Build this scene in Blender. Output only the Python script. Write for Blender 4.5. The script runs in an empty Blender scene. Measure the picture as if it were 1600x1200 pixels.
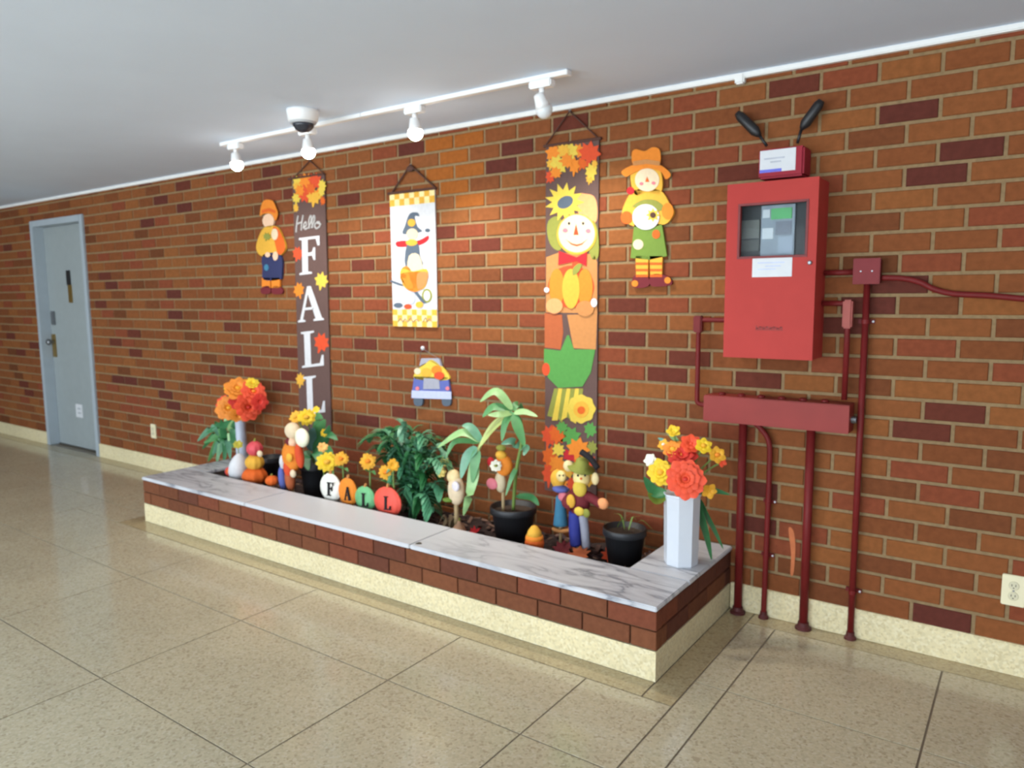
import bpy, bmesh, math, random
from mathutils import Vector, Matrix, Euler
random.seed(7)
S = bpy.context.scene
COL = S.collection
# ------------------------------------------------------------------ camera
FPX = 1159.33
CAM = Vector((1.5186, -3.198, 1.4121)); ROT = (1.4521, 0.0076, 0.6172)
cd = bpy.data.cameras.new('camera'); cam = bpy.data.objects.new('camera', cd); COL.objects.link(cam)
cam.location = CAM; cam.rotation_euler = ROT
cd.sensor_fit = 'HORIZONTAL'; cd.sensor_width = 36; cd.lens = FPX / 1600 * 36; cd.clip_start = .05
S.camera = cam
cd.dof.use_dof = True; cd.dof.focus_distance = 1.3; cd.dof.aperture_fstop = 5.6
RM = Euler(ROT).to_matrix()
# ------------------------------------------------------------------ light and exposure
S.view_settings.view_transform = 'Standard'; S.view_settings.look = 'None'
S.view_settings.gamma = 1; S.view_settings.use_curve_mapping = False
S.view_settings.exposure = 0.0
w = bpy.data.worlds.new('world'); S.world = w; w.use_nodes = True
w.node_tree.nodes['Background'].inputs[0].default_value = (0.82, 0.91, 1.0, 1)
w.node_tree.nodes['Background'].inputs[1].default_value = 8.8

pl_ = bpy.data.lights.new('window_portal', 'AREA'); pl_.shape = 'RECTANGLE'; pl_.size = 9.4; pl_.size_y = 2.3; pl_.cycles.is_portal = True
po_ = bpy.data.objects.new('window_portal', pl_); COL.objects.link(po_); po_.location = (-1.5, -7.1, 1.16); po_.rotation_euler = (math.pi/2, 0, 0)

# ------------------------------------------------------------------ helpers
def ray(x, y): return RM @ Vector(((x-800)/FPX, -(y-600)/FPX, -1))
def px(x, y, Y=0.0):                      # photo pixel -> point on the upright plane y = Y
    d = ray(x, y); return CAM + d*((Y-CAM.y)/d.y)
def pz(x, y, Z):                          # photo pixel -> point on the level plane z = Z
    d = ray(x, y); return CAM + d*((Z-CAM.z)/d.z)
def mpp(P): return -(RM.transposed() @ (Vector(P)-CAM)).z / FPX   # metres per pixel at P
def toimg(P):
    v = RM.transposed() @ (Vector(P)-CAM); return 800+FPX*v.x/-v.z, 600-FPX*v.y/-v.z
def lin(c): return tuple(((v/255)/12.92 if v/255 <= .04045 else ((v/255+.055)/1.055)**2.4) for v in c)
MATS = {}
def M(name, rgb=None, rough=.6, var=.12, scale=30, bump=0, metal=0, emit=0, spec=.5, trans=0, alpha=1):
    if name in MATS: return MATS[name]
    m = bpy.data.materials.new(name); m.use_nodes = True; nt = m.node_tree; b = nt.nodes['Principled BSDF']
    c = lin(rgb)
    b.inputs['Roughness'].default_value = rough; b.inputs['Metallic'].default_value = metal
    b.inputs['Specular IOR Level'].default_value = spec
    if trans: b.inputs['Transmission Weight'].default_value = trans
    if emit:
        b.inputs['Emission Color'].default_value = (*c, 1); b.inputs['Emission Strength'].default_value = emit
    g = nt.nodes.new('ShaderNodeNewGeometry'); n = nt.nodes.new('ShaderNodeTexNoise')
    n.inputs['Scale'].default_value = scale; n.inputs['Detail'].default_value = 4
    nt.links.new(g.outputs['Position'], n.inputs['Vector'])
    mx = nt.nodes.new('ShaderNodeMix'); mx.data_type = 'RGBA'
    nt.links.new(n.outputs['Fac'], mx.inputs[0])
    mx.inputs[6].default_value = (*[v*(1-var*2) if var < .5 else 0 for v in c], 1)
    mx.inputs[7].default_value = (*[min(1, v*(1+var*2)) for v in c], 1)
    nt.links.new(mx.outputs[2], b.inputs['Base Color'])
    if bump:
        bp = nt.nodes.new('ShaderNodeBump'); bp.inputs['Strength'].default_value = bump; bp.inputs['Distance'].default_value = .004
        nt.links.new(n.outputs['Fac'], bp.inputs['Height']); nt.links.new(bp.outputs[0], b.inputs['Normal'])
    MATS[name] = m; return m
def terrazzo(name, base, dark, light, rough, scale=90, amt=.5, bump=0):
    m = bpy.data.materials.new(name); m.use_nodes = True; nt = m.node_tree; b = nt.nodes['Principled BSDF']
    L = nt.links.new
    g = nt.nodes.new('ShaderNodeNewGeometry')
    v = nt.nodes.new('ShaderNodeTexVoronoi'); v.inputs['Scale'].default_value = scale; v.inputs['Randomness'].default_value = 1
    L(g.outputs['Position'], v.inputs['Vector'])
    sep = nt.nodes.new('ShaderNodeSeparateColor'); L(v.outputs['Color'], sep.inputs[0])
    r = nt.nodes.new('ShaderNodeValToRGB'); r.color_ramp.interpolation = 'CONSTANT'
    e = r.color_ramp.elements; e[0].position = 0; e[0].color = (*lin(dark), 1)
    e[1].position = .10; e[1].color = (*lin(base), 1)
    for p_, c_ in ((.34, tuple(x*.9 for x in base)), (.58, tuple(min(255, x*1.05) for x in base)), (.84, light)):
        q = e.new(p_); q.color = (*lin(c_), 1)
    L(sep.outputs[0], r.inputs[0])
    n = nt.nodes.new('ShaderNodeTexNoise'); n.inputs['Scale'].default_value = 2.2; n.inputs['Detail'].default_value = 3
    L(g.outputs['Position'], n.inputs['Vector'])
    rm = nt.nodes.new('ShaderNodeMapRange'); rm.inputs[3].default_value = .86; rm.inputs[4].default_value = 1.12
    L(n.outputs['Fac'], rm.inputs[0])
    mm = nt.nodes.new('ShaderNodeMix'); mm.data_type = 'RGBA'; mm.inputs[0].default_value = amt
    mm.inputs[6].default_value = (*lin(base), 1); L(r.outputs[0], mm.inputs[7])
    ml = nt.nodes.new('ShaderNodeMix'); ml.data_type = 'RGBA'; ml.blend_type = 'MULTIPLY'; ml.inputs[0].default_value = 1
    L(mm.outputs[2], ml.inputs[6]); L(rm.outputs[0], ml.inputs[7])
    L(ml.outputs[2], b.inputs['Base Color']); b.inputs['Roughness'].default_value = rough
    MATS[name] = m; return m
def marble(name, base, vein):
    m = bpy.data.materials.new(name); m.use_nodes = True; nt = m.node_tree; b = nt.nodes['Principled BSDF']; L = nt.links.new
    g = nt.nodes.new('ShaderNodeNewGeometry')
    mp = nt.nodes.new('ShaderNodeMapping'); mp.inputs['Scale'].default_value = (.9, 3.6, 1); mp.inputs['Rotation'].default_value = (0, 0, .12)
    L(g.outputs['Position'], mp.inputs[0])
    n = nt.nodes.new('ShaderNodeTexNoise'); n.inputs['Scale'].default_value = 2.6; n.inputs['Detail'].default_value = 6; n.inputs['Distortion'].default_value = .9
    L(mp.outputs[0], n.inputs['Vector'])
    r = nt.nodes.new('ShaderNodeValToRGB'); e = r.color_ramp.elements
    e[0].position = .40; e[0].color = (*lin(base), 1); e[1].position = .62; e[1].color = (*lin(base), 1)
    for p_, k in ((.475, .25), (.515, 1), (.545, .3)):
        q = e.new(p_); q.color = (*[a*(1-k)+c*k for a, c in zip(lin(base), lin(vein))], 1)
    L(n.outputs['Fac'], r.inputs[0])
    n2 = nt.nodes.new('ShaderNodeTexNoise'); n2.inputs['Scale'].default_value = .8; L(g.outputs['Position'], n2.inputs['Vector'])
    mr = nt.nodes.new('ShaderNodeMapRange'); mr.inputs[1].default_value = .42; mr.inputs[2].default_value = .62; L(n2.outputs['Fac'], mr.inputs[0])
    mm = nt.nodes.new('ShaderNodeMix'); mm.data_type = 'RGBA'; mm.inputs[6].default_value = (*lin(base), 1)
    L(mr.outputs[0], mm.inputs[0]); L(r.outputs[0], mm.inputs[7])
    L(mm.outputs[2], b.inputs['Base Color']); b.inputs['Roughness'].default_value = .42
    MATS[name] = m; return m

class MB:
    def __init__(s): s.v = []; s.f = []; s.mi = []; s.cur = 0
    def add(s, vs, fs):
        o = len(s.v); s.v += [Vector(p) for p in vs]
        for f in fs: s.f.append([o+i for i in f]); s.mi.append(s.cur)
        return s
    def box(s, a, b, bev=0):
        x0, y0, z0 = [min(p, q) for p, q in zip(a, b)]; x1, y1, z1 = [max(p, q) for p, q in zip(a, b)]
        if bev:
            bm = bmesh.new(); bmesh.ops.create_cube(bm, size=1)
            for v in bm.verts:
                v.co = Vector(((x0+x1)/2+v.co.x*(x1-x0), (y0+y1)/2+v.co.y*(y1-y0), (z0+z1)/2+v.co.z*(z1-z0)))
            bmesh.ops.bevel(bm, geom=bm.edges[:], offset=bev, segments=2, affect='EDGES')
            bm.verts.index_update(); s.add([v.co.copy() for v in bm.verts], [[v.index for v in f.verts] for f in bm.faces]); bm.free(); return s
        return s.add([(x0, y0, z0), (x1, y0, z0), (x1, y1, z0), (x0, y1, z0), (x0, y0, z1), (x1, y0, z1), (x1, y1, z1), (x0, y1, z1)],
                     [(0, 3, 2, 1), (4, 5, 6, 7), (0, 1, 5, 4), (1, 2, 6, 5), (2, 3, 7, 6), (3, 0, 4, 7)])
    def tube(s, pts, r, seg=12, caps=True):
        pts = [Vector(p) for p in pts]; n = len(pts); rs = r if isinstance(r, (list, tuple)) else [r]*n
        vs = []; fs = []; up = None
        for i, p in enumerate(pts):
            t = (pts[min(i+1, n-1)]-pts[max(i-1, 0)]).normalized()
            if up is None:
                a = Vector((0, 0, 1)) if abs(t.z) < .9 else Vector((1, 0, 0)); up = t.cross(a).normalized()
            else: up = (up-t*up.dot(t)).normalized()
            bi = t.cross(up)
            for k in range(seg):
                an = 2*math.pi*k/seg; vs.append(p+(up*math.cos(an)+bi*math.sin(an))*rs[i])
        for i in range(n-1):
            for k in range(seg):
                k2 = (k+1) % seg; fs.append((i*seg+k, i*seg+k2, (i+1)*seg+k2, (i+1)*seg+k))
        if caps: fs.append(tuple(range(seg-1, -1, -1))); fs.append(tuple((n-1)*seg+k for k in range(seg)))
        return s.add(vs, fs)
    def lathe(s, prof, c=(0, 0, 0), seg=24, axis=None, rib=0, nrib=0, sy=1.0, rot=0):
        # prof: list of (radius, height) from bottom to top
        A = Vector(axis).normalized() if axis is not None else Vector((0, 0, 1))
        q = Vector((0, 0, 1)).rotation_difference(A).to_matrix(); c = Vector(c); vs = []; fs = []; n = len(prof)
        for r, h in prof:
            for k in range(seg):
                an = 2*math.pi*k/seg+rot; rr = r*(1+rib*math.cos(nrib*an)) if rib else r
                vs.append(c+q @ Vector((rr*math.cos(an), rr*math.sin(an)*sy, h)))
        for i in range(n-1):
            for k in range(seg):
                k2 = (k+1) % seg; fs.append((i*seg+k, i*seg+k2, (i+1)*seg+k2, (i+1)*seg+k))
        fs.append(tuple(range(seg-1, -1, -1))); fs.append(tuple((n-1)*seg+k for k in range(seg)))
        return s.add(vs, fs)
    def ell(s, c, r, seg=16, rings=10, rib=0, nrib=0, R=None):
        c = Vector(c); vs = []; fs = []
        for i in range(rings+1):
            th = math.pi*(i+.02)/(rings+.04)
            for k in range(seg):
                an = 2*math.pi*k/seg; m = 1+rib*math.cos(nrib*an)*math.sin(th) if rib else 1
                d = Vector((r[0]*math.sin(th)*math.cos(an)*m, r[1]*math.sin(th)*math.sin(an)*m, -r[2]*math.cos(th)))
                vs.append(c+(R @ d if R else d))
        for i in range(rings):
            for k in range(seg):
                k2 = (k+1) % seg; fs.append((i*seg+k, i*seg+k2, (i+1)*seg+k2, (i+1)*seg+k))
        fs.append(tuple(range(seg-1, -1, -1))); fs.append(tuple(rings*seg+k for k in range(seg)))
        return s.add(vs, fs)
    def slab(s, P, th):                   # polygon of 3-D points in an upright plane, extruded th metres towards +y
        P = [Vector(p) for p in P]; n = len(P)
        ar = sum(P[i].x*P[(i+1) % n].z-P[(i+1) % n].x*P[i].z for i in range(n))
        if ar < 0: P = P[::-1]
        B = [p+Vector((0, th, 0)) for p in P]
        return s.add(P+B, [tuple(range(n)), tuple(range(2*n-1, n-1, -1))]+[((i+1) % n, i, n+i, n+(i+1) % n) for i in range(n)])
    def leaf(s, pts, wd, fold=.18, side=None, seg=7, shape=1.0, face=None):   # ribbon leaf along a quadratic/cubic path
        pts = [Vector(p) for p in pts]; path = curve(pts, seg); n = len(path); vs = []; fs = []
        for i, p in enumerate(path):
            t = (path[min(i+1, n-1)]-path[max(i-1, 0)]).normalized()
            sd = Vector(side) if side is not None else t.cross(Vector((0, 0, 1)))
            if face is not None: sd = sd.normalized()*.35+t.cross((Vector(face)-p).normalized()).normalized()*.9*(1 if sd.dot(t.cross(Vector(face)-p)) >= 0 else -1)
            sd = sd-t*sd.dot(t)
            if sd.length < 1e-4: sd = Vector((1, 0, 0))
            sd.normalize(); nn = sd.cross(t)
            u = i/(n-1); ww = wd*(math.sin(math.pi*min(1, u**.75*.97+.03))**.8*shape+.0) + wd*.03
            vs += [p-sd*ww+nn*ww*fold, p, p+sd*ww+nn*ww*fold]
        for i in range(n-1):
            a = i*3; fs += [(a, a+1, a+4, a+3), (a+1, a+2, a+5, a+4)]
        return s.add(vs, fs)
    def build(s, name, mat, parent=None, smooth=False, label=None, cat=None, group=None, kind=None, origin=None):
        me = bpy.data.meshes.new(name); o = bpy.data.objects.new(name, me); COL.objects.link(o)
        if parent is not None: org = parent['_o'] if '_o' in parent else (0, 0, 0); org = Vector(org)
        elif origin is not None: org = Vector(origin)
        else:
            xs = [v.x for v in s.v]; ys = [v.y for v in s.v]; zs = [v.z for v in s.v]
            org = Vector(((min(xs)+max(xs))/2, (min(ys)+max(ys))/2, min(zs)))
        me.from_pydata([tuple(v-org) for v in s.v], [], s.f)
        for m in (mat if isinstance(mat, (list, tuple)) else [mat]): me.materials.append(m)
        if isinstance(mat, (list, tuple)): me.polygons.foreach_set('material_index', s.mi)
        if smooth: me.polygons.foreach_set('use_smooth', [True]*len(s.f))
        me.update()
        ROOTS[o.name] = org
        o['_o'] = tuple(org)
        if parent is not None: o.parent = parent
        else: o.location = org
        tag(o, label, cat, group, kind); return o
ROOTS = {}
def tag(o, label=None, cat=None, group=None, kind=None):
    if label: o['label'] = label
    if cat: o['category'] = cat
    if group: o['group'] = group
    if kind: o['kind'] = kind
    return o
def thing(name, loc, label, cat, group=None, kind=None):
    o = bpy.data.objects.new(name, None); COL.objects.link(o); o.location = loc; o['_o'] = tuple(loc); o.empty_display_size = .05
    return tag(o, label, cat, group, kind)
def curve(pts, seg=8, closed=False):      # Catmull-Rom through the points
    pts = [Vector(p) for p in pts]; n = len(pts); out = []
    if n == 2 and not closed: return [pts[0].lerp(pts[1], i/seg) for i in range(seg+1)]
    for i in range(n if closed else n-1):
        if closed: a, b, c, d = pts[i-1], pts[i], pts[(i+1) % n], pts[(i+2) % n]
        else: a, b, c, d = pts[max(i-1, 0)], pts[i], pts[i+1], pts[min(i+2, n-1)]
        for k in range(seg):
            t = k/seg
            out.append(.5*((2*b)+(c-a)*t+(2*a-5*b+4*c-d)*t*t+(3*b-a-3*c+d)*t**3))
    if not closed: out.append(pts[-1])
    return out
def cut(name, pts, Y, th, mat, parent, smooth=True, sub=None, seg=4, **k):
    P = [px(x, y, Y) for x, y in pts]
    if smooth: P = curve(P, seg, True)
    return MB().slab(P, th).build(name, mat, parent, **k)
def rot_pts(pts, c, a):
    ca, sa = math.cos(a), math.sin(a); return [(c[0]+(x-c[0])*ca-(y-c[1])*sa, c[1]+(x-c[0])*sa+(y-c[1])*ca) for x, y in pts]
def oval(cx, cy, rx, ry, n=12, a=0): return rot_pts([(cx+rx*math.cos(2*math.pi*i/n), cy+ry*math.sin(2*math.pi*i/n)) for i in range(n)], (cx, cy), a)
def maple(cx, cy, r, a=0, sx=1.0):        # five-lobed leaf outline in photo pixels
    lob = [(0, -1.15), (.3, -.66), (.78, -.86), (.7, -.38), (1.15, -.12), (.74, .18), (.76, .66), (.26, .56), (.07, 1.15), (-.07, 1.15), (-.26, .56), (-.76, .66), (-.74, .18), (-1.15, -.12), (-.7, -.38), (-.78, -.86), (-.3, -.66)]
    return [(cx+(x-cx)*sx, y) for x, y in rot_pts([(cx+x*r, cy+y*r) for x, y in lob], (cx, cy), a)]
def sunflower_px(cx, cy, r, n=14, sx=1.0, inner=.62):
    return [(cx+sx*r*(1 if i % 2 == 0 else inner)*math.cos(math.pi*i/n), cy+r*(1 if i % 2 == 0 else inner)*math.sin(math.pi*i/n)) for i in range(2*n)]

# ================================================================== STRUCTURE
HB = .122; CO = .08; H = 2.325; BL = .2095; MT = .0135
XL, XR_ = -11.0, 3.2; WX0 = -6.2
DX0, DX1, DZ = -6.325, -5.30, 2.14         # door frame outer edges
m_mortar = M('mortar', (140, 116, 84), .95, .16, 60, .5, spec=.1)
BR = [M('brick_%d' % i, c, .9, .14, 38, .55, spec=.12) for i, c in enumerate([
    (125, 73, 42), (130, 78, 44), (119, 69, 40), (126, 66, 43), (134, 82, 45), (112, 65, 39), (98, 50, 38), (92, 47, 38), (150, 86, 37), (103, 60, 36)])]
wb = MB()
wb.box((XL, .006, -.02), (DX0+.03, .22, H)); wb.box((DX1-.03, .006, -.02), (XR_, .22, H)); wb.box((DX0+.03, .006, DZ-.03), (DX1-.03, .22, H))
wall = wb.build('wall_back', m_mortar, kind='structure', label='long red-brown brick wall with pale mortar behind the planter', origin=(0, 0, 0))
def brick_at(x, z):
    i = int((z-HB)//CO); ph = .963 if i % 2 == 0 else 1.066
    return i, math.floor((x-ph)/BL)
DARK = {}
for q, c in [((1418, 174), 7), ((1511, 233), 7), ((1459, 273), 7), ((1487, 648), 6), ((1442, 677), 6), ((1239, 131), 6), ((778, 257), 7), ((805, 229), 7),
             ((977, 480), 6), ((978, 534), 6), ((1076, 562), 6), ((1043, 589), 6), ((972, 688), 6), ((803, 431), 6), ((567, 540), 6), ((642, 543), 6), ((778, 551), 6), ((754, 384), 6),
             ((757, 479), 6), ((560, 415), 6), ((540, 310), 6), ((640, 228), 7), ((695, 362), 6), ((525, 375), 6), ((712, 570), 6), ((567, 658), 7), ((710, 656), 7), ((627, 647), 6),
             ((525, 458), 6), ((1185, 597), 6), ((1140, 180), 2), ((1130, 272), 6), ((1190, 770), 7), ((1175, 820), 7), ((1470, 965), 7), ((1030, 715), 6), ((895, 190), 6),
             ((423, 262), 7), ((247, 310), 7), ((284, 322), 7), ((225, 345), 7), ((235, 290), 6), ((285, 285), 6), ((270, 490), 7), ((268, 458), 7), ((372, 565), 7), ((445, 552), 6), ((447, 588), 6),
             ((430, 607), 6), ((185, 600), 7), ((210, 594), 7), ((205, 549), 6), ((252, 615), 7), ((262, 632), 7), ((365, 511), 6), ((180, 445), 7), ((205, 520), 6), ((445, 302), 6), ((1350, 487), 7), ((1330, 500), 7), ((1410, 445), 7), ((1385, 425), 9)]:
    P = px(*q); DARK[brick_at(P.x, P.z)] = c
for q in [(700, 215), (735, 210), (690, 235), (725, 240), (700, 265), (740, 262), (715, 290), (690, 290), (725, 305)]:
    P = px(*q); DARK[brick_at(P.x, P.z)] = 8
bricks = []
nc = int((H-.0225-HB)/CO)+1
for i in range(nc):
    z0 = HB+i*CO+MT/2; z1 = min(HB+(i+1)*CO-MT/2, H-.004)
    if i == 0: z0 = HB-.02
    if z1-z0 < .006: continue
    ph = .963 if i % 2 == 0 else 1.066
    n0 = math.floor((XL-ph)/BL); n1 = math.ceil((XR_-ph)/BL)
    for n in range(n0, n1+1):
        x0 = ph+n*BL+MT/2; x1 = ph+(n+1)*BL-MT/2
        x0 = max(x0, XL); x1 = min(x1, XR_)
        if x1-x0 < .01: continue
        segs = [(x0, x1)]
        if z0 < DZ:
            if x0 < DX1+.004 and x1 > DX0-.004:
                segs = []
                if x0 < DX0-.02: segs.append((x0, DX0-.004))
                if x1 > DX1+.02: segs.append((DX1+.004, x1))
        if z0 < DZ < z1-.015 and x0 < DX1 and x1 > DX0:
            bricks.append((max(x0, DX0), min(x1, DX1), DZ+.004, z1, 0.0, random.choice([0, 2, 5]), i, n))
        for a, b in segs:
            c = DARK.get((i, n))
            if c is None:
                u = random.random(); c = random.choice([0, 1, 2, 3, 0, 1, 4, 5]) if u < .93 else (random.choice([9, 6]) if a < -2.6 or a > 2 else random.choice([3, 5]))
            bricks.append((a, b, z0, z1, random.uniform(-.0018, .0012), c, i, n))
def vis(b):
    P = Vector(((b[0]+b[1])/2, 0, (b[2]+b[3])/2)); x, y = toimg(P)
    d = (P-CAM).length
    if not (0 < x < 1600 and 0 < y < 1200) or b[1]-b[0] < .15 or b[3]-b[2] < .04: return -1
    if P.x < .45 and P.z < .3: return -1
    if 1136 < x < 1285 and 292 < y < 552: return -1
    if P.x > XR_: return -1
    return (1/d**2)*abs((P-CAM).normalized().y)
order = sorted(range(len(bricks)), key=lambda k: -vis(bricks[k])); top = set(k for k in order[:300] if vis(bricks[k]) > 0)
shared = {}
stuff = MB()
def brick_geo(mb, x0, x1, y0, y1, z0, z1, e=.003):
    mb.add([(x0, y1, z0), (x1, y1, z0), (x1, y1, z1), (x0, y1, z1), (x0, y0+e, z0), (x1, y0+e, z0), (x1, y0+e, z1), (x0, y0+e, z1),
            (x0+e, y0, z0+e), (x1-e, y0, z0+e), (x1-e, y0, z1-e), (x0+e, y0, z1-e)],
           [(8, 9, 10, 11), (4, 5, 9, 8), (5, 6, 10, 9), (6, 7, 11, 10), (7, 4, 8, 11), (0, 1, 5, 4), (1, 2, 6, 5), (2, 3, 7, 6), (3, 0, 4, 7)])
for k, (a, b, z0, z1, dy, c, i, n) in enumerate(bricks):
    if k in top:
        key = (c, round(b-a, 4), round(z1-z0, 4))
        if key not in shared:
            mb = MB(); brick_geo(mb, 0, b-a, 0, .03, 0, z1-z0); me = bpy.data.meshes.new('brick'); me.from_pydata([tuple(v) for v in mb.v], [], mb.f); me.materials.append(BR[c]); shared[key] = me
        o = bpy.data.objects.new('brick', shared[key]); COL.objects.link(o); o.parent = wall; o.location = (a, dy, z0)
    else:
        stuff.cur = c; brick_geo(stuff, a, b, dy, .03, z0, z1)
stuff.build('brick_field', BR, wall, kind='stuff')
sm = MB().slab(curve([px(x, y, -.0032) for x, y in ((1232, 826), (1240, 830), (1243, 855), (1240, 895), (1235, 897), (1236, 865))], 4, True), .001).build('paint_smear', M('orange_smear', (186, 104, 60), .8), wall)

# ---- floor: terrazzo panels between thin metal dividers
m_terr = terrazzo('terrazzo', (196, 183, 152), (136, 114, 88), (214, 205, 182), .13, 120, .36)
m_bord = terrazzo('terrazzo_border', (180, 162, 124), (124, 102, 70), (198, 184, 150), .15, 120, .36)
m_cream = terrazzo('terrazzo_cream', (220, 206, 164), (184, 164, 118), (236, 228, 198), .35, 110, .4)
m_div = M('divider_metal', (128, 116, 98), .45, .1, 20)
PX0, PX1, PD = -3.067, .4504, .804         # planter footprint
fl = MB().box((XL, -7.0, -.08), (XR_, .2, -.003)).build('floor', m_div, kind='structure', label='polished beige terrazzo floor with thin divider strips', origin=(0, 0, 0))
G = .0035
def panel(x0, x1, y0, y1, m=m_terr, name='terrazzo_panel'):
    MB().box((x0+G, y0+G, -.02), (x1-G, y1-G, 0)).build(name, m, fl)
BW = .115
panel(XL, PX0-BW, -BW, 0, m_bord, 'border_strip')
panel(PX1+BW, XR_, -BW, 0, m_bord, 'border_strip')
panel(PX0-BW, PX0, -PD-BW, 0, m_bord, 'border_strip'); panel(PX1, PX1+BW, -PD-BW, 0, m_bord, 'border_strip')
panel(PX0, PX1, -PD-BW, -PD, m_bord, 'border_strip')
xsR = [PX1+BW, .685, 1.30, 1.92, 2.54, XR_]
for a, b in zip(xsR[:-1], xsR[1:]):
    panel(a, b, -.715, -BW)
panel(PX1+BW, .685, -1.35, -.715)
xsF = [-4.66, -3.73, -2.80, -2.18, -1.27, -.37, .227, .685, 1.30, 1.92, 2.54, XR_]
for a, b in zip(xsF[:-1], xsF[1:]):
    if b <= PX0-BW: panel(a, b, -1.35, -.715)
    elif a < PX0-BW: panel(a, b, -1.35, -PD-BW)
    elif b <= .3: panel(a, b, -1.35, -PD-BW)
    elif a < .3: panel(a, PX1+BW, -1.35, -PD-BW)
    elif a > .6: panel(a, b, -1.35, -.715)
panel(-3.73, PX0-BW, -PD-BW, -.715)
for a, b in zip([XL, -9.3, -7.45, -6.52, -5.59], [-9.3, -7.45, -6.52, -5.59, -4.66]): panel(a, b, -1.35, -.715)
for a, b in zip([XL, -9.3, -7.45, -6.52, -5.59, -4.66, -3.73], [-9.3, -7.45, -6.52, -5.59, -4.66, -3.73, PX0-BW]): panel(a, b, -.715, -BW)
xsB = [XL, -9.3, -7.45, -6.52, -5.59]+xsF
ysB = [-1.35, -1.95, -2.57, -3.19, -3.81, -5.4, -7.0]
for y1, y0 in zip(ysB[:-1], ysB[1:]):
    for a, b in zip(xsB[:-1], xsB[1:]): panel(a, b, y0, y1)
# ---- baseboard, ceiling, trim
bb = MB().box((XL, -.012, 0), (DX0, .01, HB), .004); bb.build('baseboard_back', m_cream, kind='structure', label='cream terrazzo baseboard left of the grey door', origin=(0, 0, 0))
MB().box((DX1, -.012, 0), (PX0-.002, .01, HB), .004).build('baseboard_back', m_cream, kind='structure', label='cream terrazzo baseboard between grey door and planter', origin=(0, 0, 0))
MB().box((PX1+.002, -.012, 0), (XR_, .01, HB), .004).build('baseboard_back', m_cream, kind='structure', label='cream terrazzo baseboard behind the red pipes', origin=(0, 0, 0))
m_ceil = M('ceiling_paint', (212, 224, 240), .8, .02, 3)
m_white = M('white_paint', (232, 232, 228), .5, .03, 20)
MB().box((XL, -7.0, H), (XR_, .22, H+.15)).build('ceiling', m_ceil, kind='structure', label='smooth pale grey painted ceiling', origin=(0, 0, 0))
MB().box((XL, -.022, H-.0225), (XR_, .01, H), .004).build('trim_1', m_white, kind='structure', label='narrow white trim along top of the brick wall', origin=(0, 0, 0))
MB().box((.415, -.03, H-.045), (.455, .004, H-.002), .006).build('cable_clip', m_white, label='small white clip on the ceiling trim left of the fire panel', cat='clip')
# ---- unseen lobby sides: walls added to steer the light, plus window frames
m_plain = M('unseen_wall_paint', (150, 128, 104), .85, .05, 6)
MB().box((XL-.2, -7.0, 0), (XL, .22, H)).build('unseen_wall_left', m_plain, kind='structure', label='unseen left end wall added to keep light off the left bricks', origin=(0, 0, 0))  # added out of view; stops sky light washing the left bricks
MB().box((XR_, -7.0, 0), (XR_+.2, .22, H)).build('unseen_wall_right', M('bounce_wall_paint', (214, 216, 220), .8, .03, 6), kind='structure', label='unseen pale right end wall added to even out and bounce the light', origin=(0, 0, 0))  # added out of view; closes the bright right end, pale to bounce light
MB().box((XL, -7.2, 0), (WX0, -7.0, H)).build('unseen_wall_front', m_plain, kind='structure', label='unseen wall opposite the bricks, added to cut window light at the left', origin=(0, 0, 0))  # solid stretch added out of view to narrow the daylight opening
m_frame = M('window_frame_metal', (120, 120, 118), .4, .05, 20)
wf = MB(); nwin = 5
for k in range(nwin+1):
    x = WX0+.03+(XR_-WX0-.06)*k/nwin; wf.box((x-.03, -7.06, .08), (x+.03, -7.0, H-.07))
wf.box((WX0, -7.06, .0), (XR_, -7.0, .08)); wf.box((WX0, -7.06, H-.07), (XR_, -7.0, H))
wf.build('window_1', m_frame, kind='structure', label='tall lobby window frames opposite the brick wall', origin=(0, 0, 0))

# ---- door
m_dgrey = M('door_grey', (150, 158, 158), .45, .04, 12); m_dfr = M('door_frame_grey', (164, 174, 180), .45, .04, 12)
m_brass = M('brass', (150, 122, 62), .35, .1, 30, metal=.7); m_steel = M('steel', (130, 132, 134), .35, .05, 30, metal=.8); m_black = M('black_plastic', (28, 28, 30), .45, .1, 30)
m_paper = M('white_paper', (208, 210, 212), .6, .03, 30)
door = thing('door_1', (-5.81, .06, 0), 'grey metal door in a pale grey frame at far left of the brick wall', None, kind='structure')
f = MB(); f.box((DX0, -.015, 0), (DX0+.055, .12, DZ), .003); f.box((DX1-.055, -.015, 0), (DX1, .12, DZ), .003); f.box((DX0+.055, -.015, DZ-.055), (DX1-.055, .12, DZ), .003)
f.build('door_frame', m_dfr, door)
f = MB(); f.box((DX0+.055, .10, 0), (DX0+.075, .135, DZ-.055)); f.box((DX1-.075, .10, 0), (DX1-.055, .135, DZ-.055)); f.build('door_stop', m_dfr, door)
leaf = MB().box((DX0+.058, .078, .012), (DX1-.058, .125, DZ-.058), .002).build('door_leaf', m_dgrey, door)
MB().box((DX0+.055, .07, 0), (DX1-.055, .13, .011)).build('threshold', M('threshold_dark', (70, 66, 60), .5), door)
YL = .078
def plate(name, x, y, wd, hh, m, par=door, d=.008, Y=YL):
    P = px(x, y, Y); return MB().box((P.x-wd/2, Y-d, P.z-hh/2), (P.x+wd/2, Y, P.z+hh/2), .002).build(name, m, par)
plate('number_plate', 107.5, 434, .075, .135, m_black); plate('door_knocker', 110.5, 459, .07, .165, m_brass)
plate('lock_plate', 84, 497, .07, .13, m_steel, d=.012)
P = px(85.5, 534, YL)
hd = plate('handle_plate', 85.5, 540, .075, .22, m_brass)
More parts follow.
